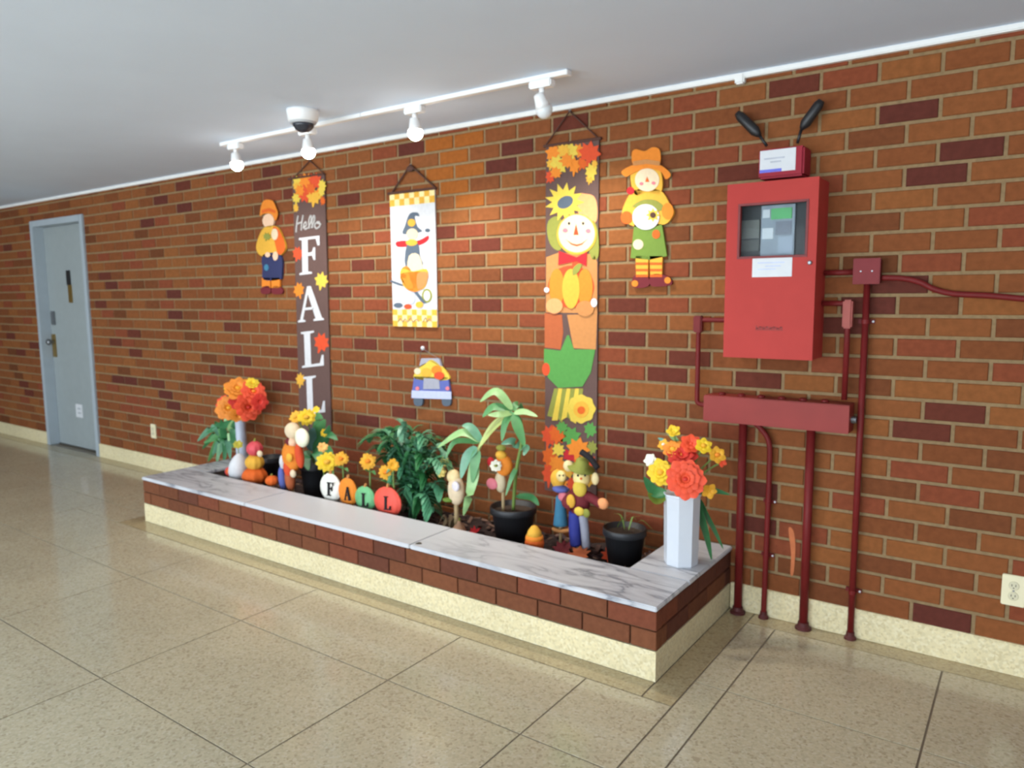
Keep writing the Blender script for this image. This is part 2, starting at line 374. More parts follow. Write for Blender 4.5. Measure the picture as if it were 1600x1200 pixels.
MB().tube([(P.x, YL, P.z), (P.x, YL-.045, P.z)], .013).ell((P.x, YL-.055, P.z), (.03, .022, .03)).build('door_knob', m_steel, hd, True)
st = plate('sticker', 124, 642, .13, .125, m_paper, d=.002)
P = px(124, 642, YL-.002)
MB().box((P.x-.03, YL-.0028, P.z+.012), (P.x+.03, YL-.002, P.z+.03)).box((P.x-.03, YL-.0028, P.z-.028), (P.x+.03, YL-.002, P.z-.012)).build('sticker_mark', M('faint_grey_ink', (170, 176, 180)), st)

# ---- outlets
m_ivory = M('ivory_plastic', (226, 216, 180), .45, .03, 20); m_ivd = M('ivory_shadow_slot', (60, 54, 44), .6)
def outlet(cx, cz, label, Y=-.002, duplex=True):
    t = thing('wall_outlet', (cx, Y, cz-.058), label, 'outlet')
    MB().box((cx-.037, Y-.008, cz-.058), (cx+.037, Y+.004, cz+.058), .003).build('cover_plate', m_ivory, t)
    if duplex:
        for s in (-1, 1):
            r = MB().lathe([(.0165, 0), (.0165, .003), (.015, .004)], (cx, Y-.008, cz+s*.0195), 16, (0, -1, 0)).build('receptacle', M('ivory_receptacle', (206, 198, 166), .5, .03), t)
            k = MB()
            for d in (-.006, .006): k.box((cx+d-.0012, Y-.0126, cz+s*.0195-.002), (cx+d+.0012, Y-.0119, cz+s*.0195+.006))
            k.box((cx-.002, Y-.0126, cz+s*.0195-.010), (cx+.002, Y-.0119, cz+s*.0195-.006)); k.build('slot', m_ivd, r)
    MB().lathe([(.0035, 0), (.0035, .0015)], (cx, Y-.008, cz), 10, (0, -1, 0)).build('screw', m_steel, t)
outlet(1.50, .323, 'ivory duplex outlet low on the wall at right edge beyond the red pipes')
outlet(-4.372, .327, 'ivory wall outlet low on the bricks between the grey door and the planter')

# ================================================================== PLANTER
planter = thing('brick_planter', ((PX0+PX1)/2, -PD/2, 0), 'long low brick planter with marble coping and cream base against the wall', 'planter')
ZB = .116; ZT = .268; ZC = .288; WI = .26
b = MB(); b.box((PX0, -PD, 0), (PX1, -PD+.1, ZB)); b.box((PX0, -PD+.1, 0), (PX0+.1, -.014, ZB)); b.box((PX1-.1, -PD+.1, 0), (PX1, -.014, ZB)); b.build('base', m_cream, planter)
b = MB(); b.box((PX0+.012, -PD+.012, ZB), (PX1-.012, -PD+.2, ZT-.001)); b.box((PX0+.012, -PD+.2, ZB), (PX0+.2, -.008, ZT-.001)); b.box((PX1-.2, -PD+.2, ZB), (PX1-.012, -.008, ZT-.001))
b.build('mortar_core', M('planter_mortar', (96, 70, 48), .95, .12, 60, .4), planter)
PB = [M('planter_brick_%d' % i, c, .88, .14, 40, .5, spec=.15) for i, c in enumerate([(112, 68, 46), (118, 72, 48), (106, 64, 44), (116, 65, 46), (98, 58, 44)])]
ch = (ZT-ZB)/2
for r in range(2):
    z0 = ZB+r*ch+.003; z1 = ZB+(r+1)*ch-.003
    xs = [PX0]; x = .141 if r == 0 else .25
    js = []
    while x > PX0+.03: js.append(x); x -= .2085
    if r == 0: js.append(.346)
    xs = [PX0]+sorted(js)+[PX1]
    for a, c in zip(xs[:-1], xs[1:]):
        m = MB(); brick_geo(m, a+(.003 if a > PX0 else 0), c-(.003 if c < PX1 else 0), -PD+random.uniform(0, .0015), -PD+.05, z0, z1, .0025); m.build('brick', random.choice(PB), planter)
    ys = [-PD+.05]; y = -PD+(.10 if r == 0 else .2)
    while y < -.04: ys.append(y); y += .2085
    ys.append(-.004)
    for a, c in zip(ys[:-1], ys[1:]):
        mt = random.choice(PB)
        MB().box((PX1-.05, a+.003, z0), (PX1-random.uniform(0, .001), c-.003, z1), .002).build('brick', mt, planter)
        MB().box((PX0, a+.003, z0), (PX0+.05, c-.003, z1), .002).build('brick', mt, planter)
m_marb = marble('grey_marble', (202, 203, 206), (132, 134, 142))
seams = [PX0-.004, -2.0, -.762, PX1+.004]
YI = -PD+.3
for a, c in zip(seams[:-1], seams[1:]):
    MB().box((a+.0015, -PD-.004, ZT), (c-.0015, YI, ZC), .004).build('coping_slab', m_marb, planter)
MB().box((PX1-WI, YI+.002, ZT), (PX1+.004, -.003, ZC), .004).build('coping_slab', m_marb, planter)
MB().box((PX0-.004, YI+.002, ZT), (PX0+WI-.05, -.003, ZC), .004).build('coping_slab', m_marb, planter)
P = pz(652, 850, ZC)
MB().lathe([(.012, 0), (.016, .002), (.009, .005)], (P.x, P.y+.01, ZC-.002), 9, rib=.2, nrib=3).build('chipped_spot', M('chip_dark', (72, 66, 54), .9), planter)
# inner lining and soil
m_lin = M('planter_inner_lining', (70, 58, 52), .9, .2, 20)
b = MB(); IX0, IX1 = PX0+.2, PX1-.2
b.box((IX0, -PD+.2, .05), (IX1, -PD+.215, ZT)); b.box((IX0, -PD+.215, .05), (IX0+.015, -.01, ZT)); b.box((IX1-.015, -PD+.215, .05), (IX1, -.01, ZT))
b.build('inner_lining', m_lin, planter)
ZS = .175
IY0 = -PD+.215
so = MB(); nx, ny = 90, 16; vs = []; fs = []
for i in range(nx+1):
    for j in range(ny+1):
        vs.append((IX0+.016+(IX1-IX0-.032)*i/nx, IY0+.001+(-.016-IY0)*j/ny, ZS+random.uniform(-.012, .012)))
for i in range(nx):
    for j in range(ny):
        a = i*(ny+1)+j; fs.append((a, a+ny+1, a+ny+2, a+1))
so.add(vs, fs)
soil = so.build('soil', M('dark_soil', (58, 44, 40), .95, .3, 40, .8), kind='stuff', label='dark soil and brown bark chips filling the brick planter', cat='soil', origin=((PX0+PX1)/2, -.3, ZS))
ch_ = MB()
for _ in range(700):
    c = Vector((random.uniform(IX0+.05, IX1-.05), random.uniform(IY0+.03, -.05), ZS+random.uniform(.004, .018)))
    R = Euler((random.uniform(-.5, .5), random.uniform(-.5, .5), random.uniform(0, 6.3))).to_matrix(); l, w_, t = random.uniform(.012, .03), random.uniform(.005, .012), .003
    ch_.cur = random.randrange(3)
    ch_.add([c+R @ Vector((sx*l, sy*w_, sz*t)) for sz in (-1, 1) for sx, sy in ((-1, -1), (1, -1), (1, 1), (-1, 1))],
            [(0, 3, 2, 1), (4, 5, 6, 7), (0, 1, 5, 4), (1, 2, 6, 5), (2, 3, 7, 6), (3, 0, 4, 7)])
ch_.build('bark_mulch', [M('bark_a', (92, 66, 58), .9, .2), M('bark_b', (70, 52, 52), .9, .2), M('bark_c', (128, 100, 84), .9, .2)], soil, kind='stuff')
# ================================================================== CEILING FITTINGS
m_trk = M('track_white', (238, 238, 236), .4, .02, 20)
TY = -.485
track = thing('track_rail', (-1.3, TY, H-.02), 'white ceiling track rail carrying four spot lamps', 'light track')
for a, c in ((-2.5, -1.315), (-1.313, -.12)):
    MB().box((a, TY-.018, H-.02), (c, TY+.018, H-.0005), .003).build('rail_section', m_trk, track)
for x in (-2.503, -.117): MB().box((x-.006, TY-.02, H-.022), (x+.006, TY+.02, H-.0005), .003).build('end_cap', m_trk, track)
MB().box((-1.34, TY-.02, H-.0215), (-1.29, TY+.02, H-.0195)).build('joiner', m_trk, track)
m_bulb = M('bulb_glow', (255, 252, 244), .3, 0, 20, emit=30)
m_bulb_off = M('bulb_frosted', (224, 228, 228), .3, 0, 20)
def spot(x, label, aim, on=True, power=30, adx=.055):
    t = thing('track_spot', (x, TY, H-.17), label, 'spotlight', 'spot lamps on the ceiling track')
    MB().box((x-adx, TY-.022, H-.052), (x+adx, TY+.022, H-.0215), .005).build('adapter', m_trk, t)
    MB().tube([(x, TY, H-.052), (x, TY, H-.075)], .012, 12).build('stem', m_trk, t, True)
    A = Vector(aim).normalized(); c = Vector((x, TY, H-.115))
    hs = MB().lathe([(.010, -.045), (.022, -.04), (.028, -.005), (.033, .012), (.031, .013), (.026, -.002)], c, 24, A).build('lamp_housing', m_trk, t, True)
    MB().ell(c+A*.026, (.036, .036, .036)).build('bulb', m_bulb if on else m_bulb_off, hs, True)
    if power:
        ld = bpy.data.lights.new('spot_light', 'SPOT'); ld.energy = power; ld.spot_size = math.radians(118); ld.spot_blend = 1; ld.shadow_soft_size = .03; ld.color = (1, .93, .84)
        lo = bpy.data.objects.new('spot_light', ld); COL.objects.link(lo); lo.parent = hs
        lo.location = (c+A*.075)-Vector(t.location)
        d = (Vector((x+.1, 0, .75))-(c+A*.075)).normalized(); lo.rotation_euler = d.to_track_quat('-Z', 'Y').to_euler()
SP = 40
spot(-2.38, 'lit white spot lamp at the left end of the ceiling track', (.12, .05, -1), power=SP*.5)
spot(-1.74, 'lit white spot lamp on the ceiling track just behind the dome camera', (.05, .05, -1), power=SP*.9)
spot(-.965, 'lit white spot lamp at the middle of the ceiling track, right of the dome camera', (.0, .05, -1), power=SP*1.1)
spot(-.245, 'white spot lamp turned to the wall at the right end of the ceiling track', (.1, .6, -1), power=SP*.9, on=False)
DP = pz(473, 172, H)
dome = thing('dome_camera', (DP.x, DP.y, H-.11), 'white dome security camera with dark lens on the ceiling in front of the track', 'camera')
MB().lathe([(.066, -.058), (.072, -.05), (.078, -.012), (.078, 0)], (DP.x, DP.y, H-.0005), 32).build('housing', m_trk, dome, True)
MB().lathe([(.060, -.066), (.066, -.058)], (DP.x, DP.y, H-.0005), 32).build('trim_ring', M('grey_ring', (190, 192, 194), .4, .02), dome, True)
dl = MB().lathe([(.004, -.108), (.022, -.104), (.038, -.094), (.05, -.078), (.054, -.064)], (DP.x, DP.y, H-.0005), 32).build('dome_lens', M('dark_dome', (52, 54, 62), .12, .02), dome, True)

# ================================================================== FIRE ALARM PANEL, ANTENNA BOX, TROUGH, CONDUITS
m_red = M('panel_red_enamel', (176, 60, 54), .5, .04, 14, spec=.12)
m_red2 = M('radio_box_red', (150, 32, 48), .5, .05, 14, spec=.2)
m_pipe = M('pipe_red_paint', (108, 30, 29), .5, .12, 25, spec=.2)
m_trough = M('trough_red_paint', (140, 50, 44), .45, .06, 14, spec=.22)
m_dark = M('panel_inside_dark', (44, 44, 42), .6, .1, 20)
def clear_glass(name, tint=(.93, .96, .97), gl=.12):
    m = bpy.data.materials.new(name); m.use_nodes = True; nt = m.node_tree; nt.nodes.remove(nt.nodes['Principled BSDF'])
    out = nt.nodes['Material Output']; t = nt.nodes.new('ShaderNodeBsdfTransparent'); t.inputs[0].default_value = (*tint, 1)
    g = nt.nodes.new('ShaderNodeBsdfGlossy'); g.inputs['Roughness'].default_value = .05
    fr = nt.nodes.new('ShaderNodeFresnel'); fr.inputs[0].default_value = 1.12
    mx = nt.nodes.new('ShaderNodeMixShader'); nt.links.new(fr.outputs[0], mx.inputs[0]); nt.links.new(t.outputs[0], mx.inputs[1]); nt.links.new(g.outputs[0], mx.inputs[2]); nt.links.new(mx.outputs[0], out.inputs[0])
    return m
PA0, PA1, PZ0, PZ1, PY = .450, .800, 1.153, 1.850, -.17
pan = thing('fire_alarm_panel', ((PA0+PA1)/2, -.09, PZ0), 'tall red fire alarm cabinet with a small window and white sticker on the brick wall', 'alarm panel')
wA, wB = px(1157, 322, PY), px(1258, 398, PY); wx0, wx1, wz0, wz1 = wA.x, wB.x, wB.z, wA.z
b = MB(); t_ = .006
b.box((PA0, PY+.02, PZ0), (PA0+t_, 0, PZ1)); b.box((PA1-t_, PY+.02, PZ0), (PA1, 0, PZ1)); b.box((PA0+t_, PY+.02, PZ1-t_), (PA1-t_, 0, PZ1)); b.box((PA0+t_, PY+.02, PZ0), (PA1-t_, 0, PZ0+t_)); b.box((PA0+t_, -.012, PZ0+t_), (PA1-t_, -.004, PZ1-t_))
b.build('cabinet_body', m_red, pan)
b = MB(); b.box((PA0-.002, PY, PZ0-.002), (wx0, PY+.019, PZ1+.002)); b.box((wx1, PY, PZ0-.002), (PA1+.002, PY+.019, PZ1+.002)); b.box((wx0, PY, wz1), (wx1, PY+.019, PZ1+.002)); b.box((wx0, PY, PZ0-.002), (wx1, PY+.019, wz0))
dr = b.build('cabinet_door', m_red, pan)
b = MB(); e = .008
for a, c in (((wx0-e, wz1-.001), (wx1+e, wz1+e)), ((wx0-e, wz0-e), (wx1+e, wz0+.001)), ((wx0-e, wz0), (wx0+.001, wz1)), ((wx1-.001, wz0), (wx1+e, wz1))): b.box((a[0], PY-.003, a[1]), (c[0], PY, c[1]))
b.build('window_gasket', M('gasket_dark_red', (120, 40, 40), .6), dr)
MB().box((wx0, PY+.006, wz0), (wx1, PY+.009, wz1)).build('window_pane', clear_glass('panel_glass'), dr)
iy = -.10
MB().box((PA0+.008, iy, wz0-.06), (PA1-.008, iy+.006, wz1+.06)).build('back_plate', m_dark, pan)
def ib(name, x0, y0, x1, y1, m, par, d=.012, Y=iy):
    a, c = px(x0, y0, Y-d), px(x1, y1, Y-d); return MB().box((a.x, Y-d, c.z), (c.x, Y, a.z), .001).build(name, m, par)
ib('battery_block', 1157, 345, 1186, 372, M('dim_grey', (104, 104, 96), .6), pan); ib('lower_block', 1157, 376, 1186, 392, M('dim_grey_dark', (80, 80, 74), .6), pan)
mod = ib('control_module', 1190, 322, 1240, 398, M('module_grey_blue', (142, 150, 158), .5), pan)
ib('display', 1205, 326, 1237, 341, M('green_display', (70, 160, 84), .4, emit=.15), mod, .016)
ib('button_block', 1192, 328, 1203, 340, m_paper, mod, .016); ib('button_block', 1191, 357, 1208, 373, m_paper, mod, .016); ib('keypad', 1212, 346, 1236, 366, M('keypad_grey', (120, 122, 132), .5), mod, .015); ib('keypad', 1216, 370, 1238, 395, M('keypad_pale', (158, 166, 178), .5), mod, .015)
a, c = px(1176, 402, PY), px(1237, 432, PY)
sk = MB().box((a.x, PY-.0012, c.z), (c.x, PY, a.z)).build('sticker', m_paper, dr)
b = MB()
for yy, x0, x1 in ((411, 1184, 1226), (416, 1196, 1220), (421, 1184, 1212)):
    q0, q1 = px(x0, yy, PY), px(x1, yy, PY); b.box((q0.x, PY-.0017, q0.z-.002), (q1.x, PY-.0012, q0.z+.002))
b.build('printed_line', M('pale_blue_ink', (186, 196, 222)), sk)
b = MB(); q0 = px(1181, 513, PY); q1 = px(1224, 513, PY); n = 8; st_ = (q1.x-q0.x)/n
for i in range(n):
    x = q0.x+i*st_; z = q0.z; hh = .011 if i in (0,) else .008
    b.box((x, PY-.0006, z-.008), (x+st_*.22, PY, z+hh)); b.box((x+st_*.5, PY-.0006, z-.008), (x+st_*.7, PY, z+(.008 if i % 3 else .004)))
    b.box((x, PY-.0006, z+(hh-.004 if i % 2 else -.002)), (x+st_*.7, PY, z+(hh if i % 2 else .002)))
b.build('lettering', M('dark_red_ink', (116, 44, 40), .6), dr)
MB().lathe([(.008, 0), (.008, .008), (.005, .01)], (PA1-.02, PY, px(1284, 410, PY).z), 12, (0, -1, 0)).build('key_lock', m_steel, dr)
for z in (PZ0+.1, PZ1-.1): MB().tube([(PA0-.002, PY+.012, z-.03), (PA0-.002, PY+.012, z+.03)], .005, 8).build('hinge', m_red, pan)
# antenna box
AY = -.11
a0, a1 = px(1184, 282, AY), px(1257, 226, AY)
rb = thing('radio_transmitter', ((a0.x+a1.x)/2, AY/2, a0.z), 'small crimson radio box with white label and two black antennas above the alarm cabinet', 'radio box')
body = MB().box((a0.x, AY, a0.z+.004), (a1.x, 0, a1.z), .008).build('body', m_red2, rb)
c0, c1 = px(1187, 271, AY), px(1244, 230, AY)
lb = MB().box((c0.x, AY-.002, c0.z), (c1.x, AY, c1.z)).build('label_plate', m_paper, body)
MB().box((c0.x, AY-.0028, c0.z), (c0.x+(c1.x-c0.x)*.62, AY-.002, c0.z+.012)).build('blue_stripe', M('blue_ink', (96, 100, 206), .5), body)
b = MB()
for k, (u0, u1) in enumerate(((.12, .7), (.3, .6))):
    z = c0.z+(c1.z-c0.z)*(.62-.16*k); b.box((c0.x+(c1.x-c0.x)*u0, AY-.0026, z-.003), (c0.x+(c1.x-c0.x)*u1, AY-.002, z+.003))
b.build('printed_line', M('grey_ink', (176, 180, 190), .6), body)
for base_, mid, tip in (((1198, 228), (1187, 212), (1152, 177)), ((1246, 224), (1252, 202), (1284, 157))):
    Y = -.05; A, Bp, T = px(*base_, Y), px(*mid, Y), px(*tip, Y)
    an = MB(); an.tube([A, Bp], .006, 10)
    d = (T-Bp); an.tube([Bp, Bp+d*.08, Bp+d*.2, Bp+d*.85, T], [.009, .014, .021, .020, .013], 12)
    an.build('antenna', m_black, rb, True)
# wiring trough
TY0 = -.105
tr = thing('wiring_trough', (.64, -.05, .862), 'horizontal dull red metal wiring trough below the alarm cabinet', 'trough')
tx0, tx1, tz0, tz1 = .345, .932, .862, .976
MB().box((tx0, TY0+.004, tz0), (tx1, -.004, tz1), .002).build('trough_body', m_trough, tr)
MB().box((tx0-.002, TY0, tz0+.003), (tx1+.001, TY0+.004, tz1-.003), .001).build('cover', m_trough, tr)
for k in range(6):
    x = tx0+.06+k*.085; MB().lathe([(.016, 0), (.016, .008), (.009, .012)], (x, -.05, tz1-.001), 10).build('top_knockout', m_pipe, tr)
P = px(1333, 656, -.05)
MB().tube([(tx1, -.05, P.z), (tx1+.018, -.05, P.z)], .014, 12).build('end_bushing', m_steel, tr)
def pipe(name, pts, r, label, flange=None, straps=(), seg=14, parts=()):
    t = thing(name, tuple(min(pts, key=lambda p: p[2])), label, 'conduit')
    MB().tube(pts, r, seg).build('tube', m_pipe, t, True)
    if flange: MB().lathe([(r*1.9, 0), (r*1.9, .008), (r*1.35, .014), (r*1.25, .03)], (flange[0], flange[1], 0), 16).build('floor_collar', M('collar_dark', (80, 28, 28), .6), t)
    for (x, y, z) in straps:
        MB().box((x-r*2.4, -.006, z-.008), (x+r*2.4, .0, z+.008)).lathe([(r*1.18, -.008), (r*1.18, .008)], (x, y, z), 14).build('strap', m_pipe, t)
        MB().lathe([(.0045, 0), (.0045, .003)], (x+r*1.9, -.006, z), 8, (0, -1, 0)).build('strap_screw', m_paper, t)
    return t
PYY = -.042
pipe('conduit', [(.499, PYY, .0), (.499, PYY, tz0-.001)], .0175, 'thick red pipe nearest the planter, from the floor up to the trough', (.499, PYY))
pipe('conduit', [(.779, PYY, .0), (.779, PYY, tz0-.001)], .0175, 'thick red pipe from the floor to the right part of the trough', (.779, PYY))
pipe('conduit', curve([(.609, -.03, 0), (.612, -.03, .4), (.613, -.03, .66), (.608, -.03, .78), (.575, -.032, .835), (.545, -.035, tz0-.001)], 6), .0115, 'thin red conduit bending under the trough between the two thick pipes', (.609, -.03), [(.6125, -.03, .52), (.611, -.03, .28)])
jb0, jb1 = px(1333, 443, -.06), px(1375, 404, -.06)
JX = (jb0.x+jb1.x)/2
pipe('conduit', [(JX, -.03, 0), (JX, -.03, jb0.z-.001)], .0125, 'tall thin red conduit from the floor to the square junction box', (JX, -.03), [(JX, -.03, 1.30), (JX, -.03, .2)])
jb = thing('junction_box', (JX, -.03, jb0.z), 'square red junction box right of the alarm cabinet', 'junction box')
MB().box((jb0.x, -.054, jb0.z), (jb1.x, -.001, jb1.z), .004).build('box', m_pipe, jb)
MB().box((jb0.x-.003, -.06, jb0.z-.003), (jb1.x+.003, -.0545, jb1.z+.003), .002).build('cover', M('jbox_cover_red', (122, 40, 42), .5, .05, spec=.2), jb)
b = MB()
for dx in (.02, -.02): b.lathe([(.003, 0), (.003, .002)], (JX+dx, -.06, (jb0.z+jb1.z)/2), 8, (0, -1, 0))
b.build('cover_screw', m_steel, jb)
zc_ = px(1310, 426, -.03).z
pipe('conduit', [(PA1+.003, -.03, zc_), (jb0.x-.004, -.03, zc_)], .0115, 'short level red conduit joining the alarm cabinet to the junction box')
cab = [px(1378, 434, -.022), px(1410, 435, -.022), px(1437, 441, -.022), px(1460, 452, -.022), px(1490, 459, -.022), px(1545, 462, -.022), px(1600, 467, -.022), px(1665, 473, -.022)]
cab[0] = Vector((jb1.x+.004, -.03, cab[0].z))
pipe('flexible_conduit', curve(cab, 6), .011, 'red flexible conduit snaking right from the junction box along the bricks')
# left conduit with elbow
zl = px(1110, 500, -.05).z; xl = px(1091, 540, -.05).x
t = pipe('conduit', curve([(PA0-.003, -.05, zl), (xl+.03, -.05, zl), (xl, -.05, zl-.002), (xl, -.05, zl-.03), (xl, -.05, 1.05), (xl, -.05, .96), (xl+.006, -.05, .93), (tx0-.003, -.05, .922)], 5), .0105, 'thin red conduit looping from the left of the alarm cabinet down to the trough', None, [])
MB().box((xl-.02, -.068, zl-.055), (xl+.018, -.03, zl+.018), .005).build('elbow_fitting', m_pipe, t)
zr = px(1305, 474, -.045).z; xr = px(1322, 560, -.045).x
t = pipe('conduit', [(PA1+.003, -.045, zr), (xr-.004, -.045, zr), (xr, -.045, zr-.004), (xr, -.045, tz1+.013)], .011, 'red conduit with pinkish elbow fitting from the alarm cabinet down to the trough')
MB().box((xr-.018, -.066, px(1323, 513, -.045).z), (xr+.018, -.026, zr+.014), .006).build('elbow_fitting', M('faded_pink_red', (160, 80, 70), .5, .06, spec=.25), t)

# ================================================================== WALL DECORATIONS
PAL = dict(brown=(104, 80, 74), brown2=(92, 62, 52), white=(222, 221, 222), script=(196, 192, 188), yellow=(232, 200, 80), gold=(236, 178, 66), orange=(240, 140, 48), dorange=(228, 104, 40), red=(226, 84, 48), crimson=(200, 44, 50), cream=(236, 214, 178),
           green=(92, 156, 76), dgreen=(58, 116, 52), olive=(150, 152, 70), tan=(206, 140, 82), sienna=(186, 98, 58), blue=(100, 110, 178), lblue=(196, 202, 232), navy=(54, 58, 96), slate=(92, 104, 118), maroon=(120, 44, 50), skin=(250, 206, 170), pink=(232, 130, 140), grey=(168, 168, 180), teal=(70, 130, 160), black=(40, 36, 38), peach=(252, 168, 110), moss=(118, 146, 62))
def c(n): return M('paint_'+n, tuple(v*.93 for v in PAL[n]), .75, .06, 60, spec=.2)
BY = -.011
def cord(par, a, top, b_, r=.0035, Y=-.012):
    P = [px(*a, Y), px(*top, Y), px(*b_, Y)]; MB().tube([P[0], P[1]], r, 8).tube([P[1], P[2]], r, 8).build('hanging_cord', c('brown2'), par, True)
    MB().lathe([(.006, 0), (.006, .01)], (P[1].x, -.004, P[1].z), 10, (0, -1, 0)).build('nail', m_steel, par)
def lay(par, name, pts, k, col, smooth=False, seg=3): return cut(name, pts, BY-.0012*k, .0011, c(col), par, smooth, seg=seg)
def fabric(par, corners, col, name='banner_cloth'):
    P = [px(*q, BY) for q in corners]; return MB().slab(P, .007).build(name, c(col), par)
# ---- FALL banner
bn = thing('fall_banner', px(487, 690, BY), 'tall brown FALL banner with white letters and autumn leaves', 'banner')
P0, P1 = px(457, 279, BY), px(507, 272, BY); zb_ = .50; xb0, xb1 = -2.505, -2.19
MB().slab([(xb0, BY, zb_), (xb1, BY, zb_), (P1.x, BY, P0.z), (P0.x, BY, P0.z)], .007).build('banner_cloth', c('brown'), bn)
MB().tube([(xb0-.01, BY, P0.z), (xb1+.02, BY, P0.z)], .007, 10).build('top_rod', c('brown2'), bn)
cord(bn, (456, 281), (484, 251), (508, 273))
for pts, k, col in [(maple(466, 286, 11, .4, .8), 1, 'yellow'), (maple(478, 284, 13, -.3, .8), 2, 'orange'), (maple(492, 284, 13, .2, .8), 3, 'red'), (maple(503, 290, 9, .9, .7), 4, 'yellow'), (maple(477, 303, 13, 2.9, .8), 3, 'red'), (maple(490, 309, 13, .1, .8), 4, 'gold'), (maple(463, 310, 9, .1, .7), 2, 'yellow'), (maple(462, 325, 7, .6, .6), 1, 'gold'), (maple(504, 314, 7, .5, .6), 3, 'dorange'), (maple(502, 300, 8, .5, .6), 5, 'yellow'), (maple(468, 298, 9, 1, .8), 4, 'orange'), (maple(485, 295, 9, .7, .8), 5, 'dorange'), (maple(497, 303, 8, 1.4, .8), 2, 'orange'), (maple(463, 292, 7, .2, .7), 3, 'gold')]:
    lay(bn, 'printed_leaf', pts, k, col)
for pts, col in [(maple(465, 397, 11, .3, .7), 'red'), (maple(502, 439, 13, .2, .75), 'yellow'), (maple(467, 454, 12, -.3, .65), 'orange'), (maple(502, 536, 15, .4, .75), 'red'), (maple(469, 594, 11, .1, .6), 'gold')]:
    lay(bn, 'printed_leaf', pts, 1, col)
def letter(par, ch, quad, k, col='white', Y=BY, tt=.0011):
    # quad: photo pixels of top-left, top-right, bottom-left of the letter cell; serif shapes in a unit cell
    sh = {'F': [[(0, 0), (1, 0), (1, .26), (.9, .26), (.82, .07), (.42, .07), (.42, .93), (.6, .95), (.6, 1), (0, 1), (0, .95), (.14, .93), (.14, .07), (0, .05)], [(.42, .42), (.62, .42), (.7, .3), (.78, .3), (.78, .64), (.7, .64), (.62, .51), (.42, .51)]],
          'A': [[(.42, 0), (.56, 0), (.93, .93), (1, .95), (1, 1), (.6, 1), (.6, .95), (.68, .93), (.43, .22), (.19, .93), (.28, .95), (.28, 1), (0, 1), (0, .95), (.08, .93)], [(.28, .6), (.62, .6), (.64, .67), (.26, .67)]],
          'L': [[(0, 0), (.6, 0), (.6, .05), (.42, .07), (.42, .93), (.82, .92), (.92, .7), (1, .7), (1, 1), (0, 1), (0, .95), (.14, .93), (.14, .07), (0, .05)]]}[ch]
    tl, tr_, bl = [Vector(q) for q in quad]; m = MB(); Yk = Y-.0012*k
    for po in sh:
        m.slab([px(*(tl+(tr_-tl)*u+(bl-tl)*v), Yk) for u, v in po], tt)
    return m.build('letter', c(col), par)
letter(bn, 'F', ((467, 372), (499, 368), (468, 430)), 2)
letter(bn, 'A', ((463, 449), (503, 445), (466, 504)), 2)
letter(bn, 'L', ((470, 519), (504, 515), (472, 575)), 2)
letter(bn, 'L', ((474, 589), (506, 585), (476, 648)), 2)
# script word above the letters, drawn as brush strokes
strokes = [[(466, 337), (464, 350), (463, 363)], [(474, 336), (472, 348), (471, 360)], [(464, 350), (473, 347)], [(474, 356), (479, 352), (478, 347), (475, 351), (477, 358), (481, 356)], [(482, 357), (487, 344), (486, 337), (483, 345), (484, 357)], [(487, 356), (492, 343), (491, 337), (488, 345), (489, 356)], [(494, 348), (492, 353), (495, 357), (500, 353), (499, 347), (495, 348), (502, 350)]]
m = MB()
for s_ in strokes: m.tube(curve([px(*q, BY-.001) for q in s_], 5), .0062, 6)
m.build('script_lettering', c('script'), bn)
# ---- scarecrow banner
sb = thing('scarecrow_banner', px(890, 766, BY), 'tall scarecrow banner with sunflower, round face and pumpkin', 'banner')
A0, A1 = px(853, 226, BY), px(936, 219, BY); zt = (A0.z+A1.z)/2
MB().slab([(A0.x-.012, BY, .40), (A1.x-.004, BY, .40), (A1.x, BY, zt), (A0.x, BY, zt)], .007).build('banner_cloth', c('brown'), sb)
MB().tube([(A0.x-.012, BY, zt), (A1.x+.012, BY, zt)], .007, 10).build('top_rod', c('brown2'), sb)
cord(sb, (853, 226), (890, 174), (938, 219))
for pts, k, col in [(maple(866, 241, 15, .2, .9), 1, 'orange'), (maple(890, 238, 15, -.5, .9), 2, 'yellow'), (maple(921, 240, 18, .15, .9), 3, 'red'), (maple(872, 258, 15, .8, .9), 3, 'yellow'), (maple(897, 260, 14, .1, .6), 4, 'orange'), (maple(924, 268, 13, -.4, .7), 4, 'yellow'), (maple(859, 277, 10, .7, .7), 2, 'red'), (maple(921, 280, 8, .2, .7), 2, 'gold'), (maple(880, 235, 10, .6), 4, 'gold'), (maple(904, 236, 11, 1.0, .9), 1, 'orange'), (maple(861, 257, 9, .3, .8), 2, 'gold'), (maple(909, 256, 10, .4, .9), 2, 'dorange'), (maple(885, 251, 11, 1.5), 5, 'orange'), (maple(929, 256, 6, .2, .8), 5, 'gold'), (maple(868, 270, 9, .9), 4, 'orange')]:
    lay(sb, 'printed_leaf', pts, k, col)
lay(sb, 'printed_hat', [(902, 305), (916, 303), (928, 307), (933, 322), (932, 345), (920, 350), (905, 338)], 1, 'peach', True)
lay(sb, 'printed_hair', [(857, 345), (872, 338), (880, 355), (876, 390), (862, 385), (855, 365)], 1, 'olive', True)
lay(sb, 'printed_hair', [(925, 345), (934, 360), (935, 400), (925, 405), (920, 385)], 1, 'olive', True)
lay(sb, 'sunflower_petals', sunflower_px(882, 316, 31, 13), 2, 'yellow'); lay(sb, 'sunflower_centre', oval(883, 316, 13, 9, 12, -.5), 3, 'slate', True)
lay(sb, 'printed_face_border', oval(901, 366, 31, 32), 3, 'gold', True); lay(sb, 'printed_face', oval(901, 365, 28.5, 29.5), 4, 'cream', True)
